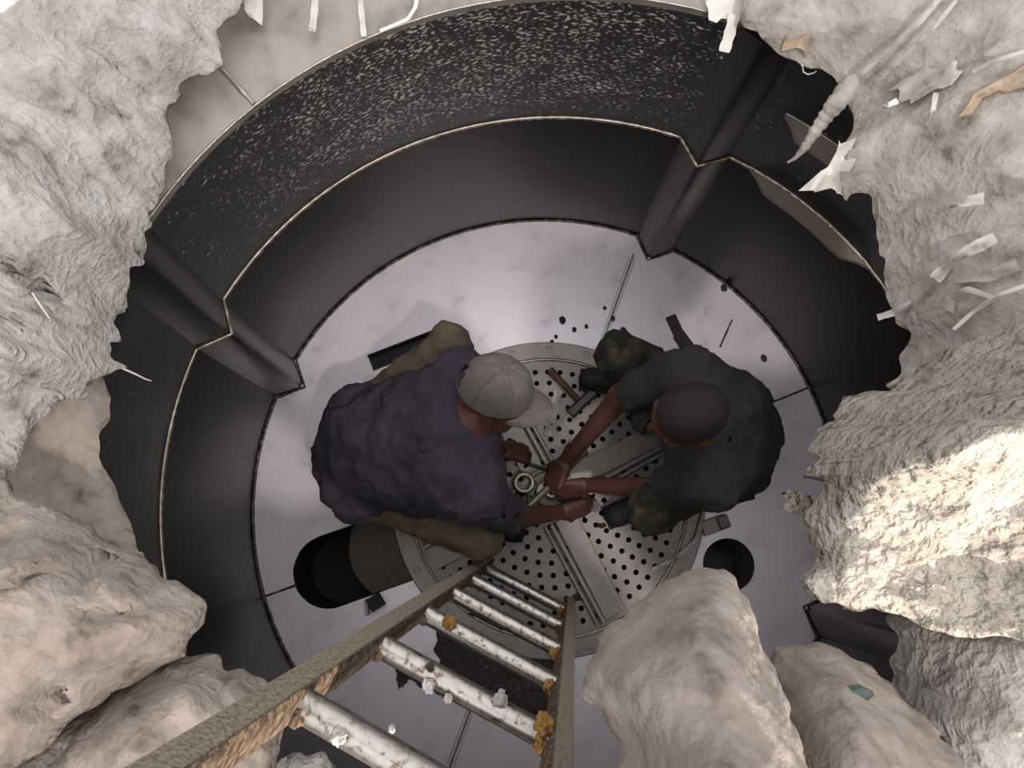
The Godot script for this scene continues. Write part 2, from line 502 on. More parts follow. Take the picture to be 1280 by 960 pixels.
# the joints J give one continuous body, and the clothes as shells over the same bones
func make_person(label: String, J: Dictionary, opt: Dictionary) -> Node3D:
	var base: Vector3 = (J.al + J.ar) / 2
	base.y = 0.0
	var who := thing("person", label, "person", base)
	for k in J: J[k] -= base
	who.position.y = 0.012
	var lo: Vector3 = J.hip
	var hi: Vector3 = J.hip
	for k in J:
		lo = lo.min(J[k])
		hi = hi.max(J[k])
	lo -= Vector3.ONE * 0.2
	hi += Vector3.ONE * 0.2
	lo.y = -0.03
	var V := PackedVector3Array()
	var I := PackedInt32Array()
	var g := Field.new(lo, hi, 0.0125)
	torso(g, J, 0.0)
	for s in ["l", "r"]:
		g.cap(J["s" + s], J["e" + s], 0.048, 0.038, 0.03)
		g.cap(J["e" + s], J["w" + s], 0.040, 0.025, 0.02)
		g.cap(J["h" + s], J["k" + s], 0.080, 0.052, 0.03)
		g.cap(J["k" + s], J["a" + s], 0.052, 0.034, 0.02)
	g.cap(J.chest, J.neck, 0.09, 0.056, 0.05)
	g.cap(J.neck, J.neck.lerp(J.head, 0.5), 0.056, 0.054, 0.03)
	g.net(V, I)
	head_into(V, I, J.head, opt.head, J.neck)
	hand_into(V, I, J.wl, opt.fl, opt.pl, false, opt.cl)
	hand_into(V, I, J.wr, opt.fr, opt.pr, true, opt.cr)
	put("body", smooth(V, I), M.skin, who)
	# shirt
	V = PackedVector3Array()
	I = PackedInt32Array()
	g = Field.new(lo, hi, 0.011)
	torso(g, J, 0.016)
	for s in ["l", "r"]:
		g.cap(J["s" + s], J["s" + s].lerp(J["e" + s], opt.sleeve), 0.070, 0.064, 0.04, true)
	g.rough(cloth_noise(opt.seed, 9.0), 0.020, Vector3(1.0, 0.6, 1.0))
	var sp: Vector3 = (J.neck - J.hip).normalized()
	var sx: Vector3 = (J.sl - J.sr).normalized()
	var folds := cloth_noise(opt.seed + 1, 15.0)
	folds.fractal_type = FastNoiseLite.FRACTAL_RIDGED
	folds.fractal_octaves = 2
	g.rough(folds, -0.008, Vector3(0.5, 0.7, 1.5) if absf(sp.x) > 0.3 else Vector3.ONE)
	g.rough(cloth_noise(opt.seed + 7, 34.0), 0.004)
	# the neck opening
	var nd: Vector3 = (J.head - J.neck).normalized()
	g.egg(J.neck + nd * 0.045, Basis.IDENTITY, Vector3.ONE * 0.060, 0.01, true)
	g.net(V, I)
	put("t_shirt", smooth(V, I), opt.shirt, who)
	# trousers
	V = PackedVector3Array()
	I = PackedInt32Array()
	g = Field.new(lo, Vector3(hi.x, maxf(J.hip.y, maxf(J.kl.y, J.kr.y)) + 0.2, hi.z), 0.0125)
	g.cap(J.hl, J.hr, 0.112, 0.112, 0.04)
	for s in ["l", "r"]:
		g.cap(J["h" + s], J["k" + s], 0.100, 0.074, 0.04)
		g.cap(J["k" + s], J["a" + s].lerp(J["k" + s], 0.08), 0.074, 0.062, 0.03, true)
	g.rough(cloth_noise(opt.seed + 2, 14.0), 0.018, Vector3(1, 0.7, 1))
	g.rough(cloth_noise(opt.seed + 3, 34.0), 0.006)
	g.net(V, I)
	put("trousers", smooth(V, I), opt.trousers, who)
	for s in ["l", "r"]:
		V = PackedVector3Array()
		I = PackedInt32Array()
		var a: Vector3 = J["a" + s]
		var toe: Vector3 = a + opt["t" + s] * 0.17
		a.y = 0.085
		toe.y = 0.036
		g = Field.new(a.min(toe) - Vector3(0.1, 0.09, 0.1), a.max(toe) + Vector3(0.1, 0.12, 0.1), 0.008)
		var heel: Vector3 = a - opt["t" + s] * 0.05
		heel.y = 0.04
		g.cap(a + Vector3(0, 0.05, 0), a, 0.052, 0.048, 0.02)
		g.cap(a, heel, 0.046, 0.038, 0.02)
		g.cap(heel, toe, 0.038, 0.044, 0.03)
		g.cap(a, toe, 0.045, 0.034, 0.03)
		g.below(Vector3(0, 0.004, 0), Vector3(0, -1, 0))
		g.net(V, I)
		var b := put("boot", smooth(V, I), M.boot, who)
		var st := begin()
		var d: Vector3 = opt["t" + s]
		bar(st, heel - d * 0.035 + Vector3(0, -0.030, 0), toe + d * 0.04 + Vector3(0, -0.026, 0), 0.088, 0.014, Vector3.UP, 0.004)
		put("sole", done(st), M.soot, b)
	return who

func torso(g: Field, J: Dictionary, w: float) -> void:
	g.cap(J.hl, J.hr, 0.115 + w, 0.115 + w, 0.05)
	g.cap(J.hip, J.chest, 0.125 + w, 0.125 + w, 0.06)
	var spine: Vector3 = (J.neck - J.hip).normalized()
	for s in ["l", "r"]:
		var side: Vector3 = J["s" + s].lerp(J.chest, 0.35) - spine * 0.06
		g.cap(J["h" + s].lerp(J.hip, 0.3), side, 0.105 + w, 0.105 + w, 0.06)
		g.cap(J.chest.lerp(J.neck, 0.6), J["s" + s], 0.075 + w, 0.062 + w * 0.8, 0.06)

# ------------------------------------------------------------------ masses of dried pulp
# weights of a smooth sheet through the levels L at the points K (one cone per point and a constant)
func through(K: PackedVector2Array, L: PackedFloat32Array) -> Array:
	var n := K.size() + 1
	var A := []
	for i in n:
		var row := PackedFloat64Array()
		row.resize(n + 1)
		for j in n:
			if i < n - 1 and j < n - 1: row[j] = sqrt(K[i].distance_squared_to(K[j]) + 0.0004) - (0.004 if i == j else 0.0)
			else: row[j] = 0.0 if i == j else 1.0
		row[n] = L[i] if i < n - 1 else 0.0
		A.append(row)
	for c in n:
		var best := c
		for r in range(c + 1, n):
			if absf(A[r][c]) > absf(A[best][c]): best = r
		var t: PackedFloat64Array = A[best]
		A[best] = A[c]
		A[c] = t
		for r in n:
			if r == c: continue
			var row: PackedFloat64Array = A[r]
			var f := row[c] / t[c]
			if f == 0.0: continue
			for k in range(c, n + 1): row[k] -= f * t[k]
			A[r] = row
	var w := []
	for i in n: w.append(A[i][n] / A[i][i])
	return w

# rim: [px, py, level] round the mass as the photo shows it; inner: more levels inside; a closed lump with rough faces
func pulp_mass(called: String, label: String, m: Material, rim: Array, inner: Array, cell: float, thick: float, lump: float, seed_: int, jag := 0.012, round_ := 0.05, under := 0.6, cracks := []) -> MeshInstance3D:
	var grp := "dried pulp masses around the opening"
	var CR := []
	for c in cracks:
		var line := []
		for k in range(2, c.size()): line.append(flat2(at(c[k][0], c[k][1], c[0])))
		CR.append([line, c[1]])
	var C := PackedVector2Array()
	var L := PackedFloat32Array()
	for r in rim:
		var p := at(r[0], r[1], r[2])
		C.append(Vector2(p.x, p.z))
		L.append(r[2])
	var K := C.duplicate()
	var KL := L.duplicate()
	for r in inner:
		var p := at(r[0], r[1], r[2])
		K.append(Vector2(p.x, p.z))
		KL.append(r[2])
	var W := through(K, KL)
	var n1 := cloth_noise(seed_, 5.0)
	n1.fractal_octaves = 2
	var n2 := cloth_noise(seed_ + 1, 16.0)
	n2.fractal_octaves = 4
	var n3 := cloth_noise(seed_ + 2, 60.0)
	var nr := cloth_noise(seed_ + 3, 11.0)
	nr.fractal_type = FastNoiseLite.FRACTAL_RIDGED
	jag *= 0.6
	var nj := cloth_noise(seed_ + 4, 36.0)
	nj.fractal_octaves = 3
	nj.fractal_gain = 0.5
	var lo := C[0]
	var hi := C[0]
	for c in C:
		lo = lo.min(c)
		hi = hi.max(c)
	lo -= Vector2.ONE * cell * 4
	hi += Vector2.ONE * cell * 4
	var nx := int((hi.x - lo.x) / cell) + 1
	var nz := int((hi.y - lo.y) / cell) + 1
	var id := PackedInt32Array()
	id.resize(nx * nz)
	id.fill(-1)
	var V := PackedVector3Array()
	var inw := PackedVector2Array()      # the way into the mass from the nearest edge
	var dep := PackedFloat32Array()
	var far := jag * 2.0 + cell * 2.0
	var nc := C.size()
	for iz in nz:
		for ix in nx:
			var p := lo + Vector2(ix, iz) * cell
			var best := 1e9
			var q := p
			for i in nc:
				var s := Geometry2D.get_closest_point_to_segment(p, C[i], C[(i + 1) % nc])
				var d := p.distance_squared_to(s)
				if d < best:
					best = d
					q = s
			best = sqrt(best)
			var inside := Geometry2D.is_point_in_polygon(p, C)
			if not inside and best > far: continue
			var sd := best if inside else -best
			var e := sd + (jag * nj.get_noise_2d(p.x, p.y) * 1.6 if best < far + 0.02 else 0.0)
			if e < -cell * 0.6: continue
			var dir := (p - q).normalized() if inside else (q - p).normalized()
			if best < 1e-6: dir = Vector2.ZERO
			if e < cell * 0.4:
				p -= dir * e
				e = 0.0
			var y: float = W[-1]
			for i in K.size(): y += W[i] * sqrt(p.distance_squared_to(K[i]) + 0.0004)
			var fade := clampf(e / round_, 0.0, 1.0)
			y += round_ * 0.8 * sqrt(1.0 - (1.0 - fade) * (1.0 - fade))
			var y0 := y
			y += lump * (1.2 * n1.get_noise_3d(p.x, y0, p.y) + 0.55 * n2.get_noise_3d(p.x, y0, p.y) + 0.30 * (nr.get_noise_3d(p.x, y0, p.y) - 0.4) + 0.20 * n3.get_noise_3d(p.x, y0, p.y))
			for cr in CR:
				for k in cr[0].size() - 1:
					var wig := Vector2(n2.get_noise_2d(p.x * 3.0, p.y * 3.0), n2.get_noise_2d(p.x * 3.0 + 9.0, p.y * 3.0)) * 0.012
					var pw := p + wig
					var dd := pw.distance_to(Geometry2D.get_closest_point_to_segment(pw, cr[0][k], cr[0][k + 1]))
					if dd < 0.03: y -= cr[1] * exp(-dd * dd / 0.00006)
			id[iz * nx + ix] = V.size()
			V.append(Vector3(p.x + lump * 0.3 * n2.get_noise_3d(p.x + 7, y0, p.y), y, p.y + lump * 0.3 * n2.get_noise_3d(p.x, y0 + 5, p.y)))
			inw.append(dir)
			dep.append(e)
	var I := PackedInt32Array()
	var edge := {}
	for iz in nz - 1:
		for ix in nx - 1:
			var a := id[iz * nx + ix]
			var b := id[iz * nx + ix + 1]
			var c := id[(iz + 1) * nx + ix + 1]
			var d := id[(iz + 1) * nx + ix]
			var loop := []
			for v in [a, b, c, d]:
				if v >= 0: loop.append(v)
			if loop.size() < 3: continue
			I.append_array(PackedInt32Array([loop[0], loop[1], loop[2]]))
			if loop.size() == 4: I.append_array(PackedInt32Array([loop[0], loop[2], loop[3]]))
			for k in loop.size():
				var u: int = loop[k]
				var w: int = loop[(k + 1) % loop.size()]
				var back := Vector2i(w, u)
				if edge.has(back): edge.erase(back)
				else: edge[Vector2i(u, w)] = true
	# the side, then the underside
	var rows := 6
	var nt := V.size()
	var side := {}
	# bring the edge to the outline exactly
	for e in edge:
		if dep[e.x] > 0.0:
			V[e.x] -= Vector3(inw[e.x].x, 0, inw[e.x].y) * dep[e.x]
			dep[e.x] = 0.0
	# even out the edge and the ways in along it; the mass is undercut away from the middle of the opening
	var nxt := {}
	var prv := {}
	for e in edge:
		nxt[e.x] = e.y
		prv[e.y] = e.x
	for pass_ in 2:
		var moved := {}
		for v in nxt:
			if prv.has(v): moved[v] = V[v] * 0.5 + (V[nxt[v]] + V[prv[v]]) * 0.25
		for v in moved: V[v] = moved[v]
	for pass_ in 14:
		var even := {}
		for v in nxt:
			even[v] = inw[v] * 2.0 + inw[nxt[v]] + (inw[prv[v]] if prv.has(v) else inw[v])
		for v in even:
			if even[v].length() > 1e-6: inw[v] = even[v].normalized()
	for v in nxt:
		var away := (flat2(V[v]) - Vector2(CAM.x, CAM.z)).normalized()
		if inw[v].dot(away) > -0.25: inw[v] = (inw[v] + away * 1.3).normalized()
	for e in edge:
		for v in [e.x, e.y]:
			if side.has(v): continue
			var ids := [v]
			for k in range(1, rows + 1):
				var t := thick * pow(float(k) / rows, 1.3)
				var inset := under * t + lump * 0.5 * (0.25 + n2.get_noise_3d(V[v].x, V[v].y - t, V[v].z)) * minf(t / 0.03, 1.0)
				for tries in 4:
					var f2 := flat2(V[v]) + inw[v] * (inset + 0.012)
					if Geometry2D.is_point_in_polygon(f2, C): break
					inset = inset * 0.45 if tries < 3 else 0.0
				if inset < under * t * 0.3: t *= 0.12
				var p := V[v] + Vector3(inw[v].x, 0, inw[v].y) * inset - Vector3(0, t, 0)
				ids.append(V.size())
				V.append(p)
			side[v] = ids
	for e in edge:
		var s0: Array = side[e.x]
		var s1: Array = side[e.y]
		for k in rows:
			I.append_array(PackedInt32Array([s0[k], s0[k + 1], s1[k + 1], s0[k], s1[k + 1], s1[k]]))
	var bad := {}
	var low := PackedInt32Array()
	low.resize(nt)
	for v in nt:
		if side.has(v): low[v] = side[v][rows]
		else:
			low[v] = V.size()
			var sh := minf(dep[v], 0.06) * 0.9
			var full := under * thick
			var go := full * maxf(0.0, 1.0 - dep[v] / (2.4 * full))
			var away := (flat2(V[v]) - Vector2(CAM.x, CAM.z)).normalized()
			var dir := inw[v]
			if dir.dot(away) > -0.25: dir = (dir + away * 1.3).normalized()
			var want := go
			while go > 0.004 and not Geometry2D.is_point_in_polygon(flat2(V[v]) + dir * (go + 0.01), C): go *= 0.5
			if go < want * 0.9: bad[v] = true
			V.append(V[v] - Vector3(0, thick + sh * 0.3, 0) + Vector3(dir.x, 0, dir.y) * go)
	var top := I.size()
	var it := 0
	while it < top:
		if I[it] < nt and I[it + 1] < nt and I[it + 2] < nt and not (bad.has(I[it]) or bad.has(I[it + 1]) or bad.has(I[it + 2])):
			I.append_array(PackedInt32Array([low[I[it]], low[I[it + 2]], low[I[it + 1]]]))
		it += 3
	for v in nt:
		var q := view.transposed() * (V[v] - CAM)
		if q.z < -0.1: tops.append(Vector3(640.0 - 950.0 * q.x / q.z, 480.0 + 950.0 * q.y / q.z, V[v].y))
	var o := put(called, smooth(V, I), m)
	tag(o, label, "pulp", grp)
	return o

# level of the pulp seen at a photo point
func level(px: float, py: float, otherwise: float) -> float:
	var best := 100.0
	var y := otherwise
	for t in tops:
		var d := (t.x - px) * (t.x - px) + (t.y - py) * (t.y - py)
		if d < best:
			best = d
			y = t.z
	return y

# a strip of paper or film through points [px, py, level], w wide, with a little thickness and curl
func strip(called: String, label: String, category: String, pts: Array, w: float, m: Material, grp := "", twist := 0.25, seed_ := 1) -> MeshInstance3D:
	rng.seed = seed_
	var c := Curve3D.new()
	var P := []
	for p in pts: P.append(at(p[0], p[1], p[2]))
	for k in P.size():
		var t: Vector3 = (P[mini(k + 1, P.size() - 1)] - P[maxi(k - 1, 0)]) / 6.0
		c.add_point(P[k], -t, t)
	var st := begin()
	var n := 16
	var len_ := c.get_baked_length()
	var ph := rng.randf() * 6.0
	var rows := []
	for i in n + 1:
		var u := float(i) / n
		var p := c.sample_baked(u * len_)
		var d := (c.sample_baked(minf(u * len_ + 0.004, len_)) - c.sample_baked(maxf(u * len_ - 0.004, 0.0))).normalized()
		var s := d.cross(Vector3.UP).normalized()
		if s.length() < 0.1: s = Vector3.RIGHT
		var up := s.cross(d).normalized()
		var a := twist * sin(u * 5.0 + ph)
		var s2 := (s * cos(a) + up * sin(a))
		var ww := w * (1.0 + 0.08 * sin(u * 17.0 + ph) + 0.04 * sin(u * 43.0)) * 0.5
		var nrm := s2.cross(d).normalized() * 0.0012
		var mid := p + up * w * 0.10 * sin(u * 9.0 + ph)
		rows.append([p - s2 * ww + nrm, mid + nrm, p + s2 * ww + nrm, p + s2 * ww - nrm, mid - nrm, p - s2 * ww - nrm])
	for i in n:
		for k in 6:
			quad(st, rows[i][k], rows[i][(k + 1) % 6], rows[i + 1][(k + 1) % 6], rows[i + 1][k], 1 if k in [0, 1] else (2 if k in [3, 4] else -1))
	for e in [0, n]:
		var r: Array = rows[e]
		quad(st, r[0], r[1], r[4], r[5])
		quad(st, r[1], r[2], r[3], r[4])
	var o := put(called, done(st), m)
	tag(o, label, category, grp)
	return o

# a crumpled sheet over an outline of photo points at a level, with folds
func sheet(called: String, label: String, category: String, rim: Array, m: Material, amp: float, seed_: int, thick := 0.003, grp := "", lift := 0.0, ragged := 0.0) -> MeshInstance3D:
	var C := PackedVector2Array()
	var L := []
	for r in rim:
		if lift > 0.0: r[2] = level(r[0], r[1], r[2]) + lift
		var p := at(r[0], r[1], r[2])
		C.append(Vector2(p.x, p.z))
		L.append(r[2])
	var nz := cloth_noise(seed_, 12.0)
	nz.fractal_type = FastNoiseLite.FRACTAL_RIDGED
	var cell := 0.007
	var lo := C[0]
	var hi := C[0]
	for c in C:
		lo = lo.min(c)
		hi = hi.max(c)
	var pts := PackedVector2Array()
	for i in C.size():
		var a := C[i]
		var b := C[(i + 1) % C.size()]
		var n := maxi(1, int(a.distance_to(b) / cell))
		for k in n:
			var e := a.lerp(b, float(k) / n)
			pts.append(e + Vector2(nz.get_noise_2d(e.x * 4.0, e.y * 4.0), nz.get_noise_2d(e.x * 4.0 + 50.0, e.y * 4.0)) * ragged)
	var nb := pts.size()
	var x := lo.x
	while x < hi.x:
		var z := lo.y
		while z < hi.y:
			var p := Vector2(x + 0.002 * sin(z * 900), z)
			if Geometry2D.is_point_in_polygon(p, C):
				var ok := true
				for k in nb:
					if pts[k].distance_squared_to(p) < cell * cell * 0.3:
						ok = false
						break
				if ok: pts.append(p)
			z += cell
		x += cell
	var V := PackedVector3Array()
	for p in pts:
		var ws := 0.0
		var ys := 0.0
		for i in C.size():
			var w := 1.0 / (p.distance_squared_to(C[i]) + 1e-5)
			ws += w
			ys += w * L[i]
		V.append(Vector3(p.x, ys / ws + amp * nz.get_noise_2d(p.x, p.y), p.y))
	var T := Geometry2D.triangulate_delaunay(pts)
	var I := PackedInt32Array()
	var nv := V.size()
	for v in nv: V.append(V[v] - Vector3(0, thick, 0))
	for t in range(0, T.size(), 3):
		var mid := (pts[T[t]] + pts[T[t + 1]] + pts[T[t + 2]]) / 3.0
		if not Geometry2D.is_point_in_polygon(mid, C): continue
		var a := T[t]
		var b := T[t + 1]
		var c := T[t + 2]
		if (pts[b] - pts[a]).cross(pts[c] - pts[a]) < 0.0:
			var s := b
			b = c
			c = s
		I.append_array(PackedInt32Array([a, b, c, a + nv, c + nv, b + nv]))
	for i in nb:
		var j := (i + 1) % nb
		I.append_array(PackedInt32Array([i, j, j + nv, i, j + nv, i + nv]))
	var o := put(called, smooth(V, I), m)
	tag(o, label, category, grp)
	return o

# a small rough lump
func lump_mesh(r: Vector3, seed_: int, amp := 0.35) -> ArrayMesh:
	var s := SphereMesh.new()
	s.radius = 1.0
	s.height = 2.0
	s.radial_segments = 24
	s.rings = 14
	var A := s.get_mesh_arrays()
	var V: PackedVector3Array = A[Mesh.ARRAY_VERTEX]
	var n := cloth_noise(seed_, 1.1)
	n.fractal_octaves = 5
	n.fractal_gain = 0.65
	for i in V.size():
		V[i] = V[i] * (1.0 + amp * n.get_noise_3dv(V[i] + Vector3.ONE * seed_)) * r
	A[Mesh.ARRAY_VERTEX] = V
	var I: PackedInt32Array = A[Mesh.ARRAY_INDEX]
	return smooth(V, I)

# ------------------------------------------------------------------ the scene
func wall_r(y: float) -> float:
	return lerpf(1.12, 1.166, y / 0.703) if y < 0.703 else lerpf(1.166, 1.0963, (y - 0.703) / 0.643)

const TA := 3.6819

func _ready() -> void:
	# camera, sky, sun, exposure
	view = Basis(Vector3(0.99149, 0.02173, 0.12826), Vector3.ZERO, Vector3.ZERO)
	var a := -0.20354
	var b := -0.02173
	var g := 0.12865
	var rx := Basis(Vector3(1, 0, 0), Vector3(0, cos(a), sin(a)), Vector3(0, -sin(a), cos(a)))
	var rz := Basis(Vector3(cos(b), sin(b), 0), Vector3(-sin(b), cos(b), 0), Vector3(0, 0, 1))
	var ry := Basis(Vector3(cos(g), 0, -sin(g)), Vector3(0, 1, 0), Vector3(sin(g), 0, cos(g)))
	var w := (rx * rz * ry).transposed()          # columns: image right, up out of the picture, image down
	view = Basis(w.x, -w.z, w.y)
	var cam := Camera3D.new()
	cam.name = "camera"
	cam.fov = 2.0 * rad_to_deg(atan(480.0 / 950.0))
	cam.near = 0.02
	cam.transform = Transform3D(view, CAM)
	add_child(cam)
	cam.current = true
	var we := WorldEnvironment.new()
	we.name = "world_environment"
	var env := Environment.new()
	env.background_mode = Environment.BG_SKY
	var sky := Sky.new()
	var ps := ProceduralSkyMaterial.new()
	ps.sky_top_color = Color(0.99, 0.985, 1.0)
	ps.sky_horizon_color = Color(0.60, 0.60, 0.605)
	ps.ground_horizon_color = Color(0.45, 0.43, 0.41)
	ps.ground_bottom_color = Color(0.3, 0.29, 0.28)
	ps.sky_curve = 0.35
	ps.sky_energy_multiplier = 1.3
	ps.sun_angle_max = 1.0
	sky.sky_material = ps
	env.sky = sky
	env.tonemap_mode = Environment.TONE_MAPPER_LINEAR
	env.tonemap_exposure = 0.98
	env.sdfgi_enabled = true
	env.ssao_enabled = true
	env.ssil_enabled = true
	we.environment = env
	add_child(we)
	var sun := DirectionalLight3D.new()
	sun.name = "sun"
	var from := Vector3(0.30, 0.16, 0.94).normalized()
	sun.transform = Transform3D(Basis.looking_at(-from, Vector3.UP), from * 10.0)
	sun.light_energy = 2.8
	sun.light_color = Color(1.0, 0.965, 0.92)
	sun.shadow_enabled = true
	add_child(sun)

	var lamp := OmniLight3D.new()
	lamp.name = "hall_lamp_light"
	lamp.position = Vector3(0.6, 5.38, 1.75)
	lamp.light_energy = 11.0
	lamp.light_color = Color(1.0, 0.975, 0.965)
	lamp.light_size = 0.13
	lamp.omni_range = 14.0
	lamp.omni_attenuation = 2.0
	lamp.shadow_enabled = true
	add_child(lamp)

	make_materials()
	build_hall()
	build_vessel()
	build_screen()
	build_ladder()
	build_people()
	build_tools()
	build_pulp()
	build_scraps()

func build_hall() -> void:
	# lamp on a mast behind the photographer, out of the picture
	var t := thing("hall_lamp", "bright hall lamp on a tall steel mast behind the opening", "lamp", Vector3(1.9, 1.43, 1.95))
	var st := begin()
	tube(st, [Vector3.ZERO, Vector3(0, 4.2, 0), Vector3(-0.35, 4.45, -0.05), Vector3(-1.3, 4.45, -0.2)], [0.05, 0.045, 0.04, 0.035], 16)
	put("mast", done(st), M.tool, t)
	st = begin()
	lathe(st, Vector3(-1.3, 4.0, -0.2), [Vector2(0.03, 0.45), Vector2(0.08, 0.40), Vector2(0.14, 0.30), Vector2(0.24, 0.13), Vector2(0.23, 0.13), Vector2(0.13, 0.29), Vector2(0.0, 0.36)], 32)
	put("shade", done(st), M.steel, t)
	var bulb := SphereMesh.new()
	bulb.radius = 0.11
	bulb.height = 0.22
	var glow := StandardMaterial3D.new()
	glow.albedo_color = Color(1, 0.97, 0.93)
	glow.emission_enabled = true
	glow.emission = Color(1.0, 0.96, 0.9)
	glow.emission_energy_multiplier = 2.0
	put("bulb", bulb, glow, t).position = Vector3(-1.3, 3.95, -0.2)

func build_vessel() -> void:
	# floor: four plates with a stadium-shaped outlet and a round one
	var fl := Node3D.new()
	fl.name = "floor"
	fl.set_meta("kind", "structure")
	add_child(fl)
	var cuts := [deg_to_rad(-62.5), deg_to_rad(-14.8), deg_to_rad(118.0), deg_to_rad(167.8), deg_to_rad(297.5)]
	var outer := 1.14
	var inner := 0.592
	# the outlet on the left: from the ring outwards, round at its outer end
	var oc := flat2(at(412, 714, 0))
	var od := (flat2(at(530, 672, 0)) - oc).normalized()
	var on := Vector2(-od.y, od.x)
	var orad := 0.135
	var outlet := PackedVector2Array()
	for i in 25:
		var t := PI * (0.5 + i / 24.0)
		outlet.append(oc + od * cos(t) * orad + on * sin(t) * orad)
	outlet.append(oc + od * 0.42 - on * orad)
	outlet.append(oc + od * 0.42 + on * orad)
	var rc := flat2(at(911, 706, 0))
	var rrad := 0.098
	for k in 4:
		var t0: float = cuts[k]
		var t1: float = cuts[k + 1]
		var split := [t0, t1]
		var ra := fposmod(rc.angle(), TAU)
		for q in [0.0, TAU]:
			if ra + q - TAU > t0 and ra + q - TAU < t1: split = [t0, ra + q - TAU, t1]
			if ra + q > t0 and ra + q < t1: split = [t0, ra + q, t1]
		var st := begin()
		for s in split.size() - 1:
			var poly := PackedVector2Array()
			var n := 28
			for i in n + 1:
				var t := lerpf(split[s], split[s + 1], float(i) / n)
				poly.append(Vector2(cos(t), sin(t)) * outer)
			for i in n + 1:
				var t := lerpf(split[s + 1], split[s], float(i) / n)
				poly.append(Vector2(cos(t), sin(t)) * inner)
			var holes := [outlet]
			var circ := PackedVector2Array()
			for i in 32: circ.append(rc + Vector2(cos(TAU * i / 32), sin(TAU * i / 32)) * rrad)
			holes.append(circ)
			var left := [poly]
			for hl in holes:
				var next := []
				for p in left:
					for r in Geometry2D.clip_polygons(p, hl):
						next.append(r)
				left = next
			for p in left: slab(st, p, -0.014, 0.0)
		put("floor_plate", done(st), M.floor, fl)
	var ends := [[0.62, 1.035], [0.62, 1.11], [0.62, 1.035], [1.0, 1.115]]
	for k in 4:
		var t: float = cuts[k]
		var e: Array = ends[k]
		put("weld_bead", bead([pol(e[0], t, 0.001), pol(e[1], t, 0.001)], 0.0045, 40 + k), M.weld if k % 2 == 0 else M.weld_dark, fl)
	# short weld scars beside the right-hand worker
	put("weld_bead", bead([at(915, 400, 0.001), at(900, 434, 0.001)], 0.004, 51), M.weld_dark, fl)
	for s in [-1.0, 1.0]:
		put("scribe_line", bead([pol(0.62, cuts[0] + s * 0.016, 0.0), pol(1.02, cuts[0] + s * 0.012, 0.0)], 0.0016, 61), M.weld, fl)
		put("scribe_line", bead([pol(0.62, cuts[2] + s * 0.016, 0.0), pol(1.02, cuts[2] + s * 0.012, 0.0)], 0.0016, 62), M.weld, fl)
	# bead where the floor meets the shell, going round the deflectors
	var ring := []
	for k in 4:
		var t := TA + k * PI / 2
		var half := 0.0745
		for i in 25:
			var q := lerpf(t + half, t + PI / 2 - half, i / 24.0)
			ring.append(pol(1.116, q, 0.002))
		ring.append(pol(1.034, t + PI / 2, 0.002))
	ring.append(ring[0])
	put("weld_bead", bead(ring, 0.0042, 70), M.weld_dark, fl)
	# the outlets below the floor: bore walls and bottoms
	var bs := begin()
	for i in outlet.size():
		var p := outlet[i]
		var q := outlet[(i + 1) % outlet.size()]
		quad(bs, Vector3(p.x, -0.30, p.y), Vector3(p.x, -0.002, p.y), Vector3(q.x, -0.002, q.y), Vector3(q.x, -0.30, q.y))
	slab(bs, outlet, -0.31, -0.30)
	put("outlet_trough", done(bs), M.dark, fl)
	var ramp_ := begin()                          # sloping plate of the outlet next to the ring
	var c0 := oc + od * 0.06
	var pr := []
	for i in 9:
		var s := lerpf(-1, 1, i / 8.0)
		pr.append([c0 + on * s * orad * 0.98 - od * 0.0 + od * 0.05 * (s * s), oc + od * 0.42 + on * s * orad * 0.98, -0.035 - 0.03 * (1 - s * s)])
	for i in 8:
		var p0: Array = pr[i]
		var p1: Array = pr[i + 1]
		quad(ramp_, Vector3(p0[0].x, p0[2] - 0.06, p0[0].y), Vector3(p0[1].x, p0[2], p0[1].y), Vector3(p1[1].x, p1[2], p1[1].y), Vector3(p1[0].x, p1[2] - 0.06, p1[0].y), 1)
		quad(ramp_, Vector3(p0[0].x, -0.30, p0[0].y), Vector3(p0[0].x, p0[2] - 0.06, p0[0].y), Vector3(p1[0].x, p1[2] - 0.06, p1[0].y), Vector3(p1[0].x, -0.30, p1[0].y), 2)
	put("outlet_ramp", done(ramp_), M.bare, fl)
	var rs := begin()
	for i in 14:
		var r0 := rrad * (1.0 if i % 2 == 0 else 0.96)
		lathe(rs, Vector3(rc.x, 0, rc.y), [Vector2(r0, -0.018 * i - 0.002), Vector2(rrad * (0.96 if i % 2 == 0 else 1.0), -0.018 * (i + 1) - 0.002)], 28)
	lathe(rs, Vector3(rc.x, 0, rc.y), [Vector2(rrad, -0.254), Vector2(0.0, -0.254)], 28)
	put("outlet_bore", done(rs), M.dull, fl)

	# shell, lower course
	var lower := begin()
	var n := 144
	for i in n:
		var t := TAU * i / n
		var u := TAU * (i + 1) / n
		quad(lower, pol(1.12, t, -0.02), pol(1.12, u, -0.02), pol(1.166, u, 0.703), pol(1.166, t, 0.703), 1)
		quad(lower, pol(1.16, u, -0.02), pol(1.16, t, -0.02), pol(1.206, t, 0.703), pol(1.206, u, 0.703), 2)
		quad(lower, pol(1.166, t, 0.703), pol(1.166, u, 0.703), pol(1.206, u, 0.703), pol(1.206, t, 0.703))
	var wl := struct("wall_lower", done(lower), M.wall)
	# shell, upper course, with the spatter map unrolled on it
	var V := PackedVector3Array()
	var U := PackedVector2Array()
	var I := PackedInt32Array()
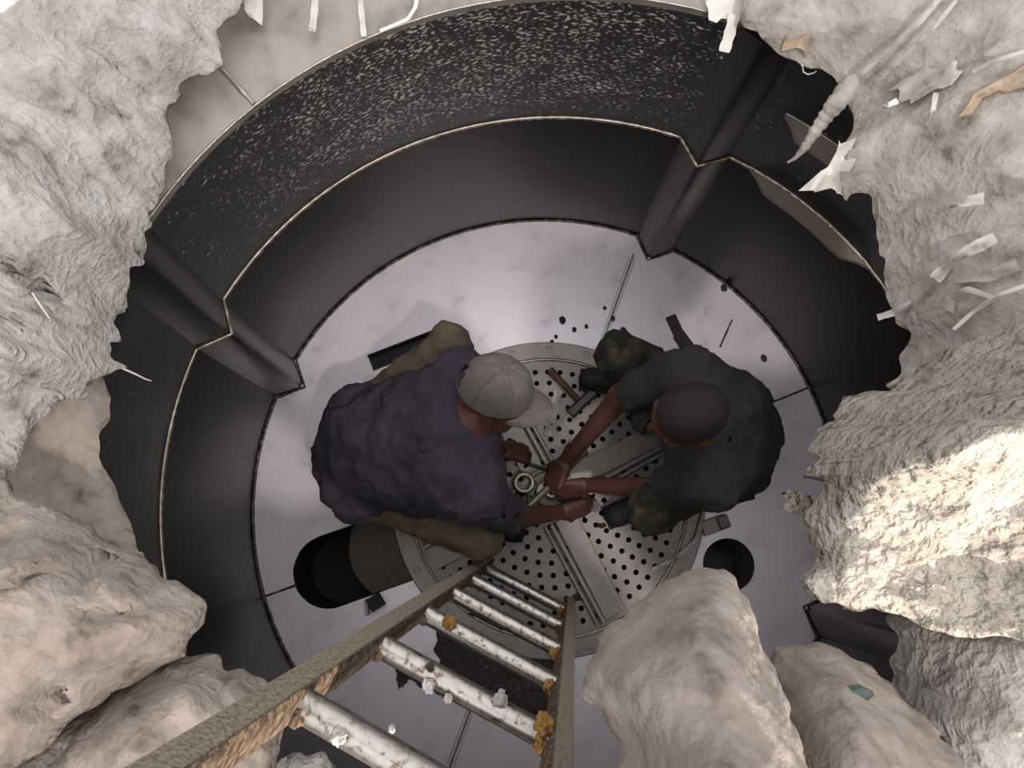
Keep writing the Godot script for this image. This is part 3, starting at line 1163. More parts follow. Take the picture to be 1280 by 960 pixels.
	for i in n + 1:
		var t := TAU * i / n
		for k in [[1.166, 0.703, 0.0], [1.0963, 1.3457, 1.0], [1.136, 1.3457, 1.0], [1.206, 0.703, 0.0]]:
			V.append(pol(k[0], t, k[1]))
			U.append(Vector2(float(i) / n, 1.0 - k[2]))
	for i in n:
		for k in 3:
			var p := i * 4 + k
			I.append_array(PackedInt32Array([p, p + 4, p + 5, p, p + 5, p + 1]))
	var spat := spatter_material()
	var wu := struct("wall_upper", smooth(V, I, U), spat)
	# V-shaped deflectors welded up the shell
	for k in 4:
		var t := TA + k * PI / 2
		for up in 2:
			var y0: float = [0.0, 0.703][up]
			var y1: float = [0.703, 1.33][up]
			var st := begin()
			var w0 := wall_r(y0) + 0.004
			var w1 := wall_r(y1) + 0.004
			var d0: float = [0.086, 0.078][up]
			var d1: float = [0.078, 0.03][up]
			var h := 0.0735
			var p0 := pol(w0, t - h, y0)
			var q0 := pol(w0 - d0, t, y0)
			var r0 := pol(w0, t + h, y0)
			var p1 := pol(w1, t - h, y1)
			var q1 := pol(w1 - d1, t, y1)
			var r1 := pol(w1, t + h, y1)
			# rounded nose
			var k0 := 0.12
			quad(st, p0, q0.lerp(p0, k0), q1.lerp(p1, k0), p1, 1)
			quad(st, q0.lerp(p0, k0), q0.lerp(r0, k0), q1.lerp(r1, k0), q1.lerp(p1, k0), 1)
			quad(st, q0.lerp(r0, k0), r0, r1, q1.lerp(r1, k0), 1)
			if up == 1: tri(st, p1, q1, r1)
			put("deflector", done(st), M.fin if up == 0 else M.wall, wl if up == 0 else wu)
	# the bead between the two courses, round the deflectors too
	ring = []
	for k in 4:
		var t := TA + k * PI / 2
		for i in 33:
			ring.append(pol(1.163, lerpf(t + 0.0735, t + PI / 2 - 0.0735, i / 32.0), 0.703))
		ring.append(pol(1.087, t + PI / 2, 0.703))
	ring.append(ring[0])
	struct("trim_1", bead(ring, 0.0062, 90), M.weld)
	# lips of the side chute in the right-hand wall
	for l in [[-51.5, -27.0, 0.700, 0.055], [-51.5, -33.0, 1.06, 0.055]]:
		var st := begin()
		var t0 := deg_to_rad(l[0])
		var t1 := deg_to_rad(l[1])
		var y: float = l[2]
		var r := wall_r(y)
		var poly := PackedVector2Array()
		for i in 13:
			var t := lerpf(t0, t1, i / 12.0)
			poly.append(Vector2(cos(t), sin(t)) * (r + 0.01))
		for i in 13:
			var s := 1.0 - i / 12.0
			var t := lerpf(t0, t1, s)
			poly.append(Vector2(cos(t), sin(t)) * (r - l[3] * smoothstep(0.0, 0.2, s) * smoothstep(1.0, 0.8, s)))
		slab(st, poly, y - 0.012, y + 0.004)
		var lip := put("chute_lip", done(st), M.lip, wu)
		var pts := []
		for i in 15: pts.append(pol(r - 0.002, lerpf(t0, t1, i / 14.0), y + 0.006))
		put("weld_bead", bead(pts, 0.0045, 95), M.weld, lip)
	# the flange on top of the shell, in plates
	var deck := Node3D.new()
	deck.name = "trim_2"
	deck.set_meta("kind", "structure")
	add_child(deck)
	var seam := at(297, 108, 1.36)
	var sa := atan2(seam.z, seam.x)
	for k in 10:
		var st := begin()
		var t0 := sa + TAU * k / 10.0 + 0.001
		var t1 := sa + TAU * (k + 1) / 10.0 - 0.001
		lathe(st, Vector3.ZERO, [Vector2(1.0963, 1.3457), Vector2(1.60, 1.405), Vector2(2.6, 1.46), Vector2(2.6, 1.44), Vector2(1.6, 1.385), Vector2(1.0963, 1.3257), Vector2(1.0963, 1.3457)], 14, true, t0, t1)
		put("flange_plate", done(st), M.deck, deck)
		put("weld_bead", bead([pol(1.10, t0, 1.3465), pol(1.30, t0, 1.371), pol(1.6, t0, 1.4055)], 0.006, 120 + k), M.weld, deck)
	var lipring := []
	for i in 121: lipring.append(pol(1.0963, TAU * i / 120, 1.3457))
	put("weld_bead", bead(lipring, 0.003, 140), M.weld, deck)
	# unseen wall, added as a sun blocker: it keeps the low sun off all but the highest lumps
	var hw := begin()
	bar(hw, Vector3(-2.4, 1.795, 1.95), Vector3(2.4, 1.795, 1.95), 0.15, 0.73, Vector3.UP, 0.01)
	struct("wall_sun_blocker", done(hw), mat(Color(0.5, 0.49, 0.47), 0.95))
	# chamber under the screen
	var pit := begin()
	lathe(pit, Vector3.ZERO, [Vector2(0.592, -0.016), Vector2(0.592, -0.32), Vector2(0.0, -0.32)], 64)
	struct("floor_chamber", done(pit), M.dark)

func build_screen() -> void:
	var s := thing("screen_plate", "round perforated steel screen plate with a bolted ring in the middle of the vessel floor", "screen plate")
	# plate: rings of cells, each cell with a hole of its own
	var V := PackedVector3Array()
	var I := PackedInt32Array()
	var hr := 0.0105
	var r0 := 0.10
	var pitch := 0.0445
	var rings := 9
	for k in rings:
		var rm := r0 + pitch * (k + 0.5)
		var n := int(TAU * rm / 0.049)
		for j in n:
			var t := TAU * (j + (0.5 if k % 2 == 1 else 0.0)) / n
			var dt := TAU / n / 2
			var c := Vector2(cos(t), sin(t)) * rm
			var out := []
			var ins := []
			for i in 16:
				var q := TAU * i / 16.0 + t
				var dir := Vector2(cos(q), sin(q))
				ins.append(c + dir * hr)
				# the cell's edge in that direction
				var lx := cos(TAU * i / 16.0)
				var ly := sin(TAU * i / 16.0)
				var sc := 1.0 / maxf(absf(lx), absf(ly))
				out.append([rm + lx * sc * pitch / 2, t + ly * sc * dt])
			var b := V.size()
			for i in 16:
				var o: Array = out[i]
				V.append(Vector3(o[0] * cos(o[1]), 0.006, o[0] * sin(o[1])))
				V.append(Vector3(ins[i].x, 0.006, ins[i].y))
				V.append(Vector3(ins[i].x, 0.0055, ins[i].y))
				V.append(Vector3(ins[i].x, -0.012, ins[i].y))
			for i in 16:
				var p := b + i * 4
				var q := b + ((i + 1) % 16) * 4
				I.append_array(PackedInt32Array([p, q, q + 1, p, q + 1, p + 1, p + 2, q + 2, q + 3, p + 2, q + 3, p + 3]))
	put("perforated_plate", smooth(V, I), M.screen, s)
	var st := begin()
	var re := r0 + pitch * rings
	lathe(st, Vector3.ZERO, [Vector2(re, 0.006), Vector2(0.527, 0.006)], 72)
	put("plain_border", done(st), M.screen, s)
	st = begin()
	lathe(st, Vector3.ZERO, [Vector2(0.0, 0.006), Vector2(r0, 0.006)], 40)
	put("centre_plate", done(st), M.screen, s)
	st = begin()
	lathe(st, Vector3.ZERO, [Vector2(0.530, -0.012), Vector2(0.530, 0.012), Vector2(0.533, 0.015), Vector2(0.594, 0.015), Vector2(0.598, 0.011), Vector2(0.598, -0.012)], 96)
	put("clamp_ring", done(st), M.steel, s)
	var wr := []
	for i in 97: wr.append(pol(0.527, TAU * i / 96, 0.009))
	put("weld_bead", bead(wr, 0.0055, 201), M.weld, s)
	for i in 24:
		var t := deg_to_rad(-82.0 + 15.0 * i)
		st = begin()
		lathe(st, pol(0.567, t, 0.015), [Vector2(0.0155, 0.0), Vector2(0.0155, 0.003), Vector2(0.012, 0.0035), Vector2(0.0115, 0.001), Vector2(0.0, 0.001)], 14)
		put("bolt", done(st), M.screen, s)
	# four deflector bars, each a flat plate with two ribs along one side
	for k in 4:
		var t := deg_to_rad(69.0) + k * PI / 2
		var d := Vector3(cos(t), 0, sin(t))
		var e := Vector3(-sin(t), 0, cos(t))
		st = begin()
		bar(st, d * 0.105 - e * 0.012 + Vector3(0, 0.0125, 0), d * 0.50 - e * 0.004 + Vector3(0, 0.0125, 0), 0.086, 0.013, Vector3.UP, 0.002)
		var br := put("deflector_bar", done(st), M.steel, s)
		for q in [[0.048, 0.020, 0.026], [0.072, 0.016, 0.018]]:
			st = begin()
			bar(st, d * 0.105 + e * q[0] + Vector3(0, 0.006 + q[2] / 2, 0), d * 0.505 + e * q[0] + Vector3(0, 0.006 + q[2] / 2, 0), q[1], q[2], Vector3.UP, 0.004)
			put("rib", done(st), M.steel, br)
	# hub left without its rotor
	var h := thing("rotor_hub", "greasy steel rotor hub with bolts in the centre of the perforated plate", "hub", Vector3(0, 0.006, 0))
	st = begin()
	lathe(st, Vector3.ZERO, [Vector2(0.088, 0.0), Vector2(0.088, 0.018), Vector2(0.082, 0.024), Vector2(0.058, 0.024), Vector2(0.055, 0.075), Vector2(0.050, 0.08), Vector2(0.028, 0.08), Vector2(0.026, 0.07), Vector2(0.0, 0.07)], 40)
	put("flange", done(st), M.steel, h)
	st = begin()
	lathe(st, Vector3(0, 0.07, 0), [Vector2(0.022, 0.0), Vector2(0.022, 0.05), Vector2(0.018, 0.055), Vector2(0.0, 0.055)], 20)
	put("shaft", done(st), M.pipe, h)
	for i in 8:
		st = begin()
		lathe(st, pol(0.071, TAU * i / 8, 0.024), [Vector2(0.010, 0.0), Vector2(0.010, 0.009), Vector2(0.0, 0.010)], 6, true)
		put("bolt", done(st), M.tool, h)
	for i in 6:
		var g := put("grease", lump_mesh(Vector3(0.022, 0.008, 0.018), 300 + i), M.grease, h)
		g.position = pol(0.10 + 0.012 * (i % 3), 1.1 * i + 2.2, 0.004)

func build_ladder() -> void:
	var L0 := Vector3(-0.2693, 0.2, 0.2348)
	var d := Vector3(-0.0398, 0.3576, 0.0128)
	var w := Vector3(0.2493, 0.0293, 0.1683)
	var t := thing("ladder", "rusty steel ladder with round rungs standing on the vessel floor", "ladder", Vector3(-0.16, 0.0, 0.31))
	var o := t.position
	var wn := w.normalized()
	var dn := d.normalized()
	var nn := wn.cross(dn).normalized()         # faces the camera side
	for s in 2:
		var st := begin()
		var base := L0 - o + (w if s == 1 else Vector3.ZERO) + wn * (0.017 if s == 1 else -0.017)
		var foot := base - d * ((base.y + o.y - L0.y + 0.2 - 0.008) / d.y)
		var tip := base + d * 6.35
		# a flat bar, bare on the outside
		bar(st, foot, tip, 0.034, 0.046, nn, 0.004)
		var rail := put("rail", done(st), M.rail, t)
		# rust and dried stock caked on the face that carries the rungs
		var rin := wn * (0.017 if s == 0 else -0.017)
		var cv := PackedVector3Array()
		var ci := PackedInt32Array()
		var cn := cloth_noise(380 + s, 55.0)
		cn.fractal_octaves = 4
		var nl := 620
		for q in nl + 1:
			for e in 9:
				var u := e / 8.0
				var p := foot.lerp(tip, float(q) / nl) + nn * (u - 0.5) * 0.047
				var hgt := (0.002 + 0.0035 * absf(cn.get_noise_3dv(p))) * (1.0 if e > 0 and e < 8 else -0.2)
				cv.append(p + rin + rin.normalized() * hgt)
		for q in nl:
			for e in 8:
				var b := q * 9 + e
				ci.append_array(PackedInt32Array([b, b + 9, b + 10, b, b + 10, b + 1]) if s == 1 else PackedInt32Array([b, b + 10, b + 9, b, b + 1, b + 10]))
		put("rust_crust", smooth(cv, ci), M.rust, rail)
	for k in 7:
		var p := L0 - o + d * k
		var st := begin()
		tube(st, [p - wn * 0.014, p + w + wn * 0.014], [0.0195], 20)
		var r := put("rung", done(st), M.rung, t)
		for e in 2:
			var cr := put("rust_crust", lump_mesh(Vector3(0.010, 0.011, 0.013) * (1.35 if e == 1 else 1.0), 400 + k * 2 + e, 0.7), M.crud if e == 1 and k % 2 == 0 else M.rust, r)
			cr.position = p + (w if e == 1 else Vector3.ZERO) + wn * (-0.006 if e == 1 else 0.004) + nn * 0.008 + dn * 0.014

func build_people() -> void:
	var J := {"hip": at(450, 570, 0.36), "hl": at(455, 530, 0.36), "hr": at(455, 605, 0.36), "chest": at(556, 545, 0.64), "neck": at(590, 527, 0.76), "head": at(620, 493, 0.84), "sl": at(578, 470, 0.68), "sr": at(600, 618, 0.68),
		"el": at(592, 530, 0.42), "wl": at(629, 564, 0.2), "er": at(640, 648, 0.42), "wr": at(702, 640, 0.2), "kl": at(562, 436, 0.48), "kr": at(598, 668, 0.46), "al": at(572, 485, 0.085), "ar": at(585, 655, 0.085)}
	var up := Vector3(0.30, 0.87, -0.35).normalized()
	var f := Vector3(0.88, -0.25, 0.42)
	f = (f - up * f.dot(up)).normalized()
	var hb := Basis(up.cross(f), up, f)
	var hc: Vector3 = J.head
	var p := make_person("person in a purple t-shirt and grey cap squatting left of the hub", J, {
		"head": hb, "fl": Vector3(0.6, -0.35, 0.1), "pl": Vector3(0.2, -0.8, 0.3), "cl": 0.75, "fr": Vector3(0.9, -0.25, -0.05), "pr": Vector3(0.1, -0.7, -0.6), "cr": 0.85,
		"sleeve": 0.86, "seed": 500, "shirt": M.purple, "trousers": M.khaki, "tl": Vector3(0.97, 0, -0.24), "tr": Vector3(0.97, 0, 0.24)})
	make_cap(p, hc - Vector3(p.position.x, 0, p.position.z), hb)
	J = {"hip": at(918, 545, 0.34), "hr": at(908, 512, 0.34), "hl": at(910, 578, 0.34), "chest": at(885, 537, 0.62), "neck": at(868, 530, 0.80), "head": at(858, 520, 0.92), "sr": at(862, 466, 0.72), "sl": at(885, 602, 0.72),
		"er": at(775, 496, 0.52), "wr": at(706, 578, 0.30), "el": at(830, 611, 0.48), "wl": at(733, 607, 0.28), "kr": at(772, 446, 0.48), "kl": at(815, 636, 0.46), "ar": at(795, 478, 0.085), "al": at(825, 622, 0.085)}
	up = Vector3(-0.30, 0.94, 0.08).normalized()
	f = Vector3(-0.9, -0.4, 0.15)
	f = (f - up * f.dot(up)).normalized()
	hb = Basis(up.cross(f), up, f)
	hc = J.head
	p = make_person("person in a black t-shirt and camouflage trousers squatting right of the hub, head bowed", J, {
		"head": hb, "fl": Vector3(-0.9, -0.2, 0.02), "pl": Vector3(-0.3, -0.6, -0.6), "cl": 0.9, "fr": Vector3(-0.5, -0.3, 0.65), "pr": Vector3(0.2, -0.7, 0.4), "cr": 0.9,
		"sleeve": 0.88, "seed": 540, "shirt": M.black, "trousers": M.camo, "tr": Vector3(-0.97, 0, -0.24), "tl": Vector3(-0.97, 0, 0.24)})
	# close-cropped hair
	var V := PackedVector3Array()
	var I := PackedInt32Array()
	hc -= Vector3(p.position.x, 0, p.position.z)
	var g := Field.new(hc - Vector3.ONE * 0.14, hc + Vector3.ONE * 0.14, 0.0045)
	g.egg(hc + hb * Vector3(0, 0.027, -0.012), hb, Vector3(0.0805, 0.093, 0.0985), 0.01)
	g.below(hc + hb * Vector3(0, 0.03, 0.055), (hb * Vector3(0, -0.55, 0.83)))
	g.below(hc + hb * Vector3(0, -0.04, -0.05), (hb * Vector3(0, -0.95, 0.3)))
	for s in [-1.0, 1.0]: g.egg(hc + hb * Vector3(s * 0.088, -0.012, -0.004), hb, Vector3(0.018, 0.034, 0.026), 0.006, true)
	g.rough(cloth_noise(560, 90.0), 0.004)
	g.net(V, I)
	put("hair", smooth(V, I), M.hair, p)

func make_cap(p: Node3D, c: Vector3, B: Basis) -> void:
	var R := Vector3(0.090, 0.112, 0.108)
	var o := c + B * Vector3(0, 0.012, -0.008)
	var on := func(th: float, ph: float, k: float) -> Vector3:
		var sq := pow(maxf(cos(ph), 0.0), 0.75)
		return o + B * (Vector3(sin(th) * sq * R.x, sin(ph) * R.y, cos(th) * sq * R.z) * k)
	# the sweatband runs round the rim; panels, brim, strap and button are its pieces
	var st := begin()
	for i in 48:
		var t := TAU * i / 48
		var u := TAU * (i + 1) / 48
		if absf(wrapf(t + TAU / 96 - PI, -PI, PI)) < 0.36: continue
		quad(st, on.call(t, 0.0, 0.985), on.call(u, 0.0, 0.985), on.call(u, 0.16, 0.985), on.call(t, 0.16, 0.985), 1)
	var cap := put("cap", done(st), M.cap_dark, p)
	cap.set_meta("label", "grey baseball cap")
	for k in 6:
		var V := PackedVector3Array()
		var I := PackedInt32Array()
		var n := 10
		var m := 12
		var idx := {}
		for i in n + 1:
			var t := TAU * (k + float(i) / n) / 6.0
			for j in m + 1:
				var ph := PI / 2 * j / m
				# the gap over the strap at the back
				var s := float(i) / n
				var crease := 1.0 - 0.022 * pow(absf(s * 2 - 1), 6.0) + 0.006 * sin(t * 5.0 + ph * 7.0)
				idx[Vector2i(i, j)] = V.size()
				V.append(on.call(t, ph, crease))
		for i in n:
			for j in m:
				var tm := TAU * (k + (i + 0.5) / n) / 6.0
				var pm := PI / 2 * (j + 0.5) / m
				var back := absf(wrapf(tm - PI, -PI, PI))
				if pow(back / 0.42, 2.0) + pow(pm / 0.62, 2.0) < 1.0: continue
				I.append_array(PackedInt32Array([idx[Vector2i(i, j)], idx[Vector2i(i + 1, j)], idx[Vector2i(i + 1, j + 1)], idx[Vector2i(i, j)], idx[Vector2i(i + 1, j + 1)], idx[Vector2i(i, j + 1)]]))
		put("crown_panel", smooth(V, I), M.cap, cap)
		# taped seam
		st = begin()
		var P := []
		for j in 12: P.append(on.call(TAU * k / 6.0, lerpf(0.0 if k != 3 else 0.66, PI / 2, j / 11.0), 0.985))
		tube(st, P, [0.0018], 6)
		put("seam", done(st), M.cap, cap)
	st = begin()
	for i in 14:
		var t := PI - 0.46 + 0.92 * i / 14.0
		var u := PI - 0.46 + 0.92 * (i + 1) / 14.0
		quad(st, on.call(t, 0.0, 1.0), on.call(u, 0.0, 1.0), on.call(u, 0.14, 1.0), on.call(t, 0.14, 1.0), 1)
		quad(st, on.call(t, 0.0, 0.985), on.call(t, 0.14, 0.985), on.call(u, 0.14, 0.985), on.call(u, 0.0, 0.985), 2)
	put("strap", done(st), M.cap, cap)
	# brim
	var VB := PackedVector3Array()
	var IB := PackedInt32Array()
	for side in 2:
		for i in 21:
			var s := lerpf(-1.0, 1.0, i / 20.0)
			var t := s * 1.05
			var inn: Vector3 = Vector3(sin(t) * R.x, 0.008, cos(t) * R.z)
			var ext := 0.072 * sqrt(maxf(1.0 - s * s, 0.0))
			for j in 7:
				var q := j / 6.0
				var v := inn + Vector3(sin(t) * 0.1, 0, 0.95) * ext * q
				v.y -= 0.30 * v.x * v.x / 0.09 + 0.018 * q * q + side * 0.003
				VB.append(o + B * v)
	for i in 20:
		for j in 6:
			var a := i * 7 + j
			IB.append_array(PackedInt32Array([a, a + 1, a + 8, a, a + 8, a + 7]))
			a += 147
			IB.append_array(PackedInt32Array([a, a + 8, a + 1, a, a + 7, a + 8]))
		var e := i * 7 + 6
		IB.append_array(PackedInt32Array([e, e + 147, e + 154, e, e + 154, e + 7]))
	put("brim", smooth(VB, IB), M.cap, cap)
	var bt := put("button", lump_mesh(Vector3(0.008, 0.005, 0.008), 3, 0.0), M.cap, cap)
	bt.position = on.call(0.0, PI / 2, 1.0)

func build_tools() -> void:
	# hammer lying on the screen
	var a := at(687, 462, 0.024)
	var b := at(727, 504, 0.026)
	var hm := thing("hammer", "short sledge hammer with a brown wooden handle lying on the perforated plate", "hammer", Vector3(b.x, 0.006, b.z))
	var o := hm.position
	var st := begin()
	var ax := (b - a).normalized()
	tube(st, [a - o, a.lerp(b, 0.04) - o, a.lerp(b, 0.3) - o, a.lerp(b, 0.7) - o, b + ax * 0.02 - o], [0.0155, 0.0165, 0.014, 0.0125, 0.0125], 12)
	put("handle", done(st), M.wood, hm)
	var cr := ax.cross(Vector3.UP).normalized()
	st = begin()
	var hp := b - o + Vector3(0, 0.002, 0)
	for q in [[-0.062, -0.045, 0.046], [-0.045, 0.045, 0.040], [0.045, 0.062, 0.046]]:
		bar(st, hp + cr * q[0], hp + cr * q[1], q[2], q[2], Vector3.UP, 0.009)
	put("head", done(st), M.tool, hm)
	# bar the workers pull on
	a = at(638, 656, 0.33)
	b = at(697, 598, 0.24)
	st = begin()
	var e := b + (b - a).normalized() * 0.16
	e.y = maxf(e.y, 0.14)
	tube(st, [a, b, e], [0.0125], 14, true)
	var pb := put("pipe_bar", done(st), M.pipe)
	tag(pb, "thin steel pipe held as a lever in the hands over the hub", "pipe")
	# ratchet on the right of the hub
	var rt := thing("socket_wrench", "dark socket wrench sticking out right of the gripping hands", "wrench", at(712, 628, 0.006))
	o = rt.position
	st = begin()
	bar(st, at(700, 622, 0.085) - o, at(742, 632, 0.085) - o, 0.026, 0.02, Vector3.UP, 0.006)
	put("handle", done(st), M.tool, rt)
	st = begin()
	tube(st, [at(744, 633, 0.02) - o, at(744, 633, 0.11) - o], [0.021], 16)
	put("socket", done(st), M.tool, rt)
	st = begin()
	tube(st, [at(700, 622, 0.0065) - o, at(700, 622, 0.09) - o], [0.019], 16)
	put("extension", done(st), M.tool, rt)
	st = begin()
	tube(st, [at(652, 577, 0.15), at(690, 590, 0.115)], [0.0075], 10)
	tag(put("steel_rod", done(st), M.tool), "thin dark rod in the left hand of the worker in the grey cap", "rod")
	# collar shining on the hub
	st = begin()
	var cc := at(655, 604, 0.03)
	lathe(st, Vector3(cc.x, 0.008, cc.z), [Vector2(0.036, 0.0), Vector2(0.040, 0.004), Vector2(0.040, 0.045), Vector2(0.036, 0.05), Vector2(0.028, 0.05), Vector2(0.026, 0.045), Vector2(0.026, 0.0)], 28)
	tag(put("shaft_collar", done(st), M.pipe), "worn shiny steel collar lying beside the rotor hub", "collar")
	# bars and lugs on the floor
	st = begin()
	var p0 := at(464, 455, 0.012)
	var p1 := at(560, 418, 0.012)
	bar(st, p0, p1, 0.052, 0.006, Vector3.UP, 0.001)
	var side := (p1 - p0).normalized().cross(Vector3.UP)
	bar(st, p0 - side * 0.024 + Vector3(0, 0.022, 0), p1 - side * 0.024 + Vector3(0, 0.022, 0), 0.005, 0.05, Vector3.UP, 0.001)
	tag(put("angle_iron", done(st), M.soot), "black angle iron lying on the floor behind the worker in purple", "angle iron")
	st = begin()
	bar(st, at(838, 395, 0.01), at(858, 438, 0.01), 0.042, 0.016, Vector3.UP, 0.003)
	bar(st, at(848, 418, 0.014), at(864, 440, 0.014), 0.05, 0.02, Vector3.UP, 0.003)
	tag(put("flat_bar", done(st), M.dark), "dark steel flat bar on the floor behind the worker in black", "bar")
	var lug := thing("floor_lug", "small square steel lug by the oblong outlet, beside the ladder rail", "lug", at(471, 752, 0.0))
	st = begin()
	bar(st, Vector3(-0.025, 0.025, 0), Vector3(0.025, 0.025, 0), 0.05, 0.05, Vector3.UP, 0.004)
	put("block", done(st), M.soot, lug)
	st = begin()
	bar(st, Vector3(-0.04, 0.02, -0.005), Vector3(-0.03, 0.02, 0.0), 0.055, 0.04, Vector3.UP, 0.003)
	put("plate", done(st), M.steel, lug)
	lug.rotation.y = 0.45
	lug = thing("floor_lug", "small square steel lug right of the screen ring, above the round outlet", "lug", at(895, 655, 0.0))
	st = begin()
	bar(st, Vector3(-0.06, 0.012, 0), Vector3(0.04, 0.012, 0), 0.055, 0.022, Vector3.UP, 0.003)
	put("plate", done(st), M.steel, lug)
	st = begin()
	bar(st, Vector3(0.002, 0.03, 0), Vector3(0.042, 0.03, 0), 0.045, 0.02, Vector3.UP, 0.003)
	put("block", done(st), M.bare, lug)
	lug.rotation.y = 0.2
	# grey rag by the feet of the worker in black
	sheet("rag", "crumpled grey rag lying on the perforated plate in front of the worker in black", "rag", [[784, 510, 0.05], [800, 500, 0.07], [822, 498, 0.07], [832, 515, 0.06], [828, 535, 0.05], [808, 545, 0.03], [790, 538, 0.03]], M.rag, 0.035, 610, 0.006)
	strip("tape_strip", "pale strip of tape lying on the perforated plate left of the hammer", "tape", [[699, 488, 0.010], [692, 515, 0.010], [684, 545, 0.010]], 0.034, M.strip, "", 0.03, 7)
	var sc := [[752, 657, "round"], [783, 648, "small"], [806, 656, "long"], [807, 668, "wide"], [722, 746, "flat"]]
	for i in sc.size():
		var r := 0.010 + 0.003 * (i % 3)
		var ps := put("pulp_scrap", lump_mesh(Vector3(r * 1.5, r * 0.4, r), 640 + i, 0.7), M.grease)
		ps.position = at(sc[i][0], sc[i][1], 0.009)
		tag(ps, ["yellowish pulp scrap on the perforated plate below the socket wrench", "yellowish pulp scrap on the perforated plate, between two others right of the wrench", "yellowish pulp scrap at the knee of the worker in black", "yellowish pulp scrap just below the one at the black-shirted worker's knee", "brownish pulp scrap on the perforated plate by the ladder's right foot"][i], "pulp scrap")
	# curved off-white strap on the ring
	strip("plastic_strap", "thin pale plastic strap curving over the ring right of the screen", "strap", [[815, 712, 0.012], [845, 698, 0.03], [870, 675, 0.035], [880, 640, 0.03]], 0.014, M.strip, "", 0.2, 4)

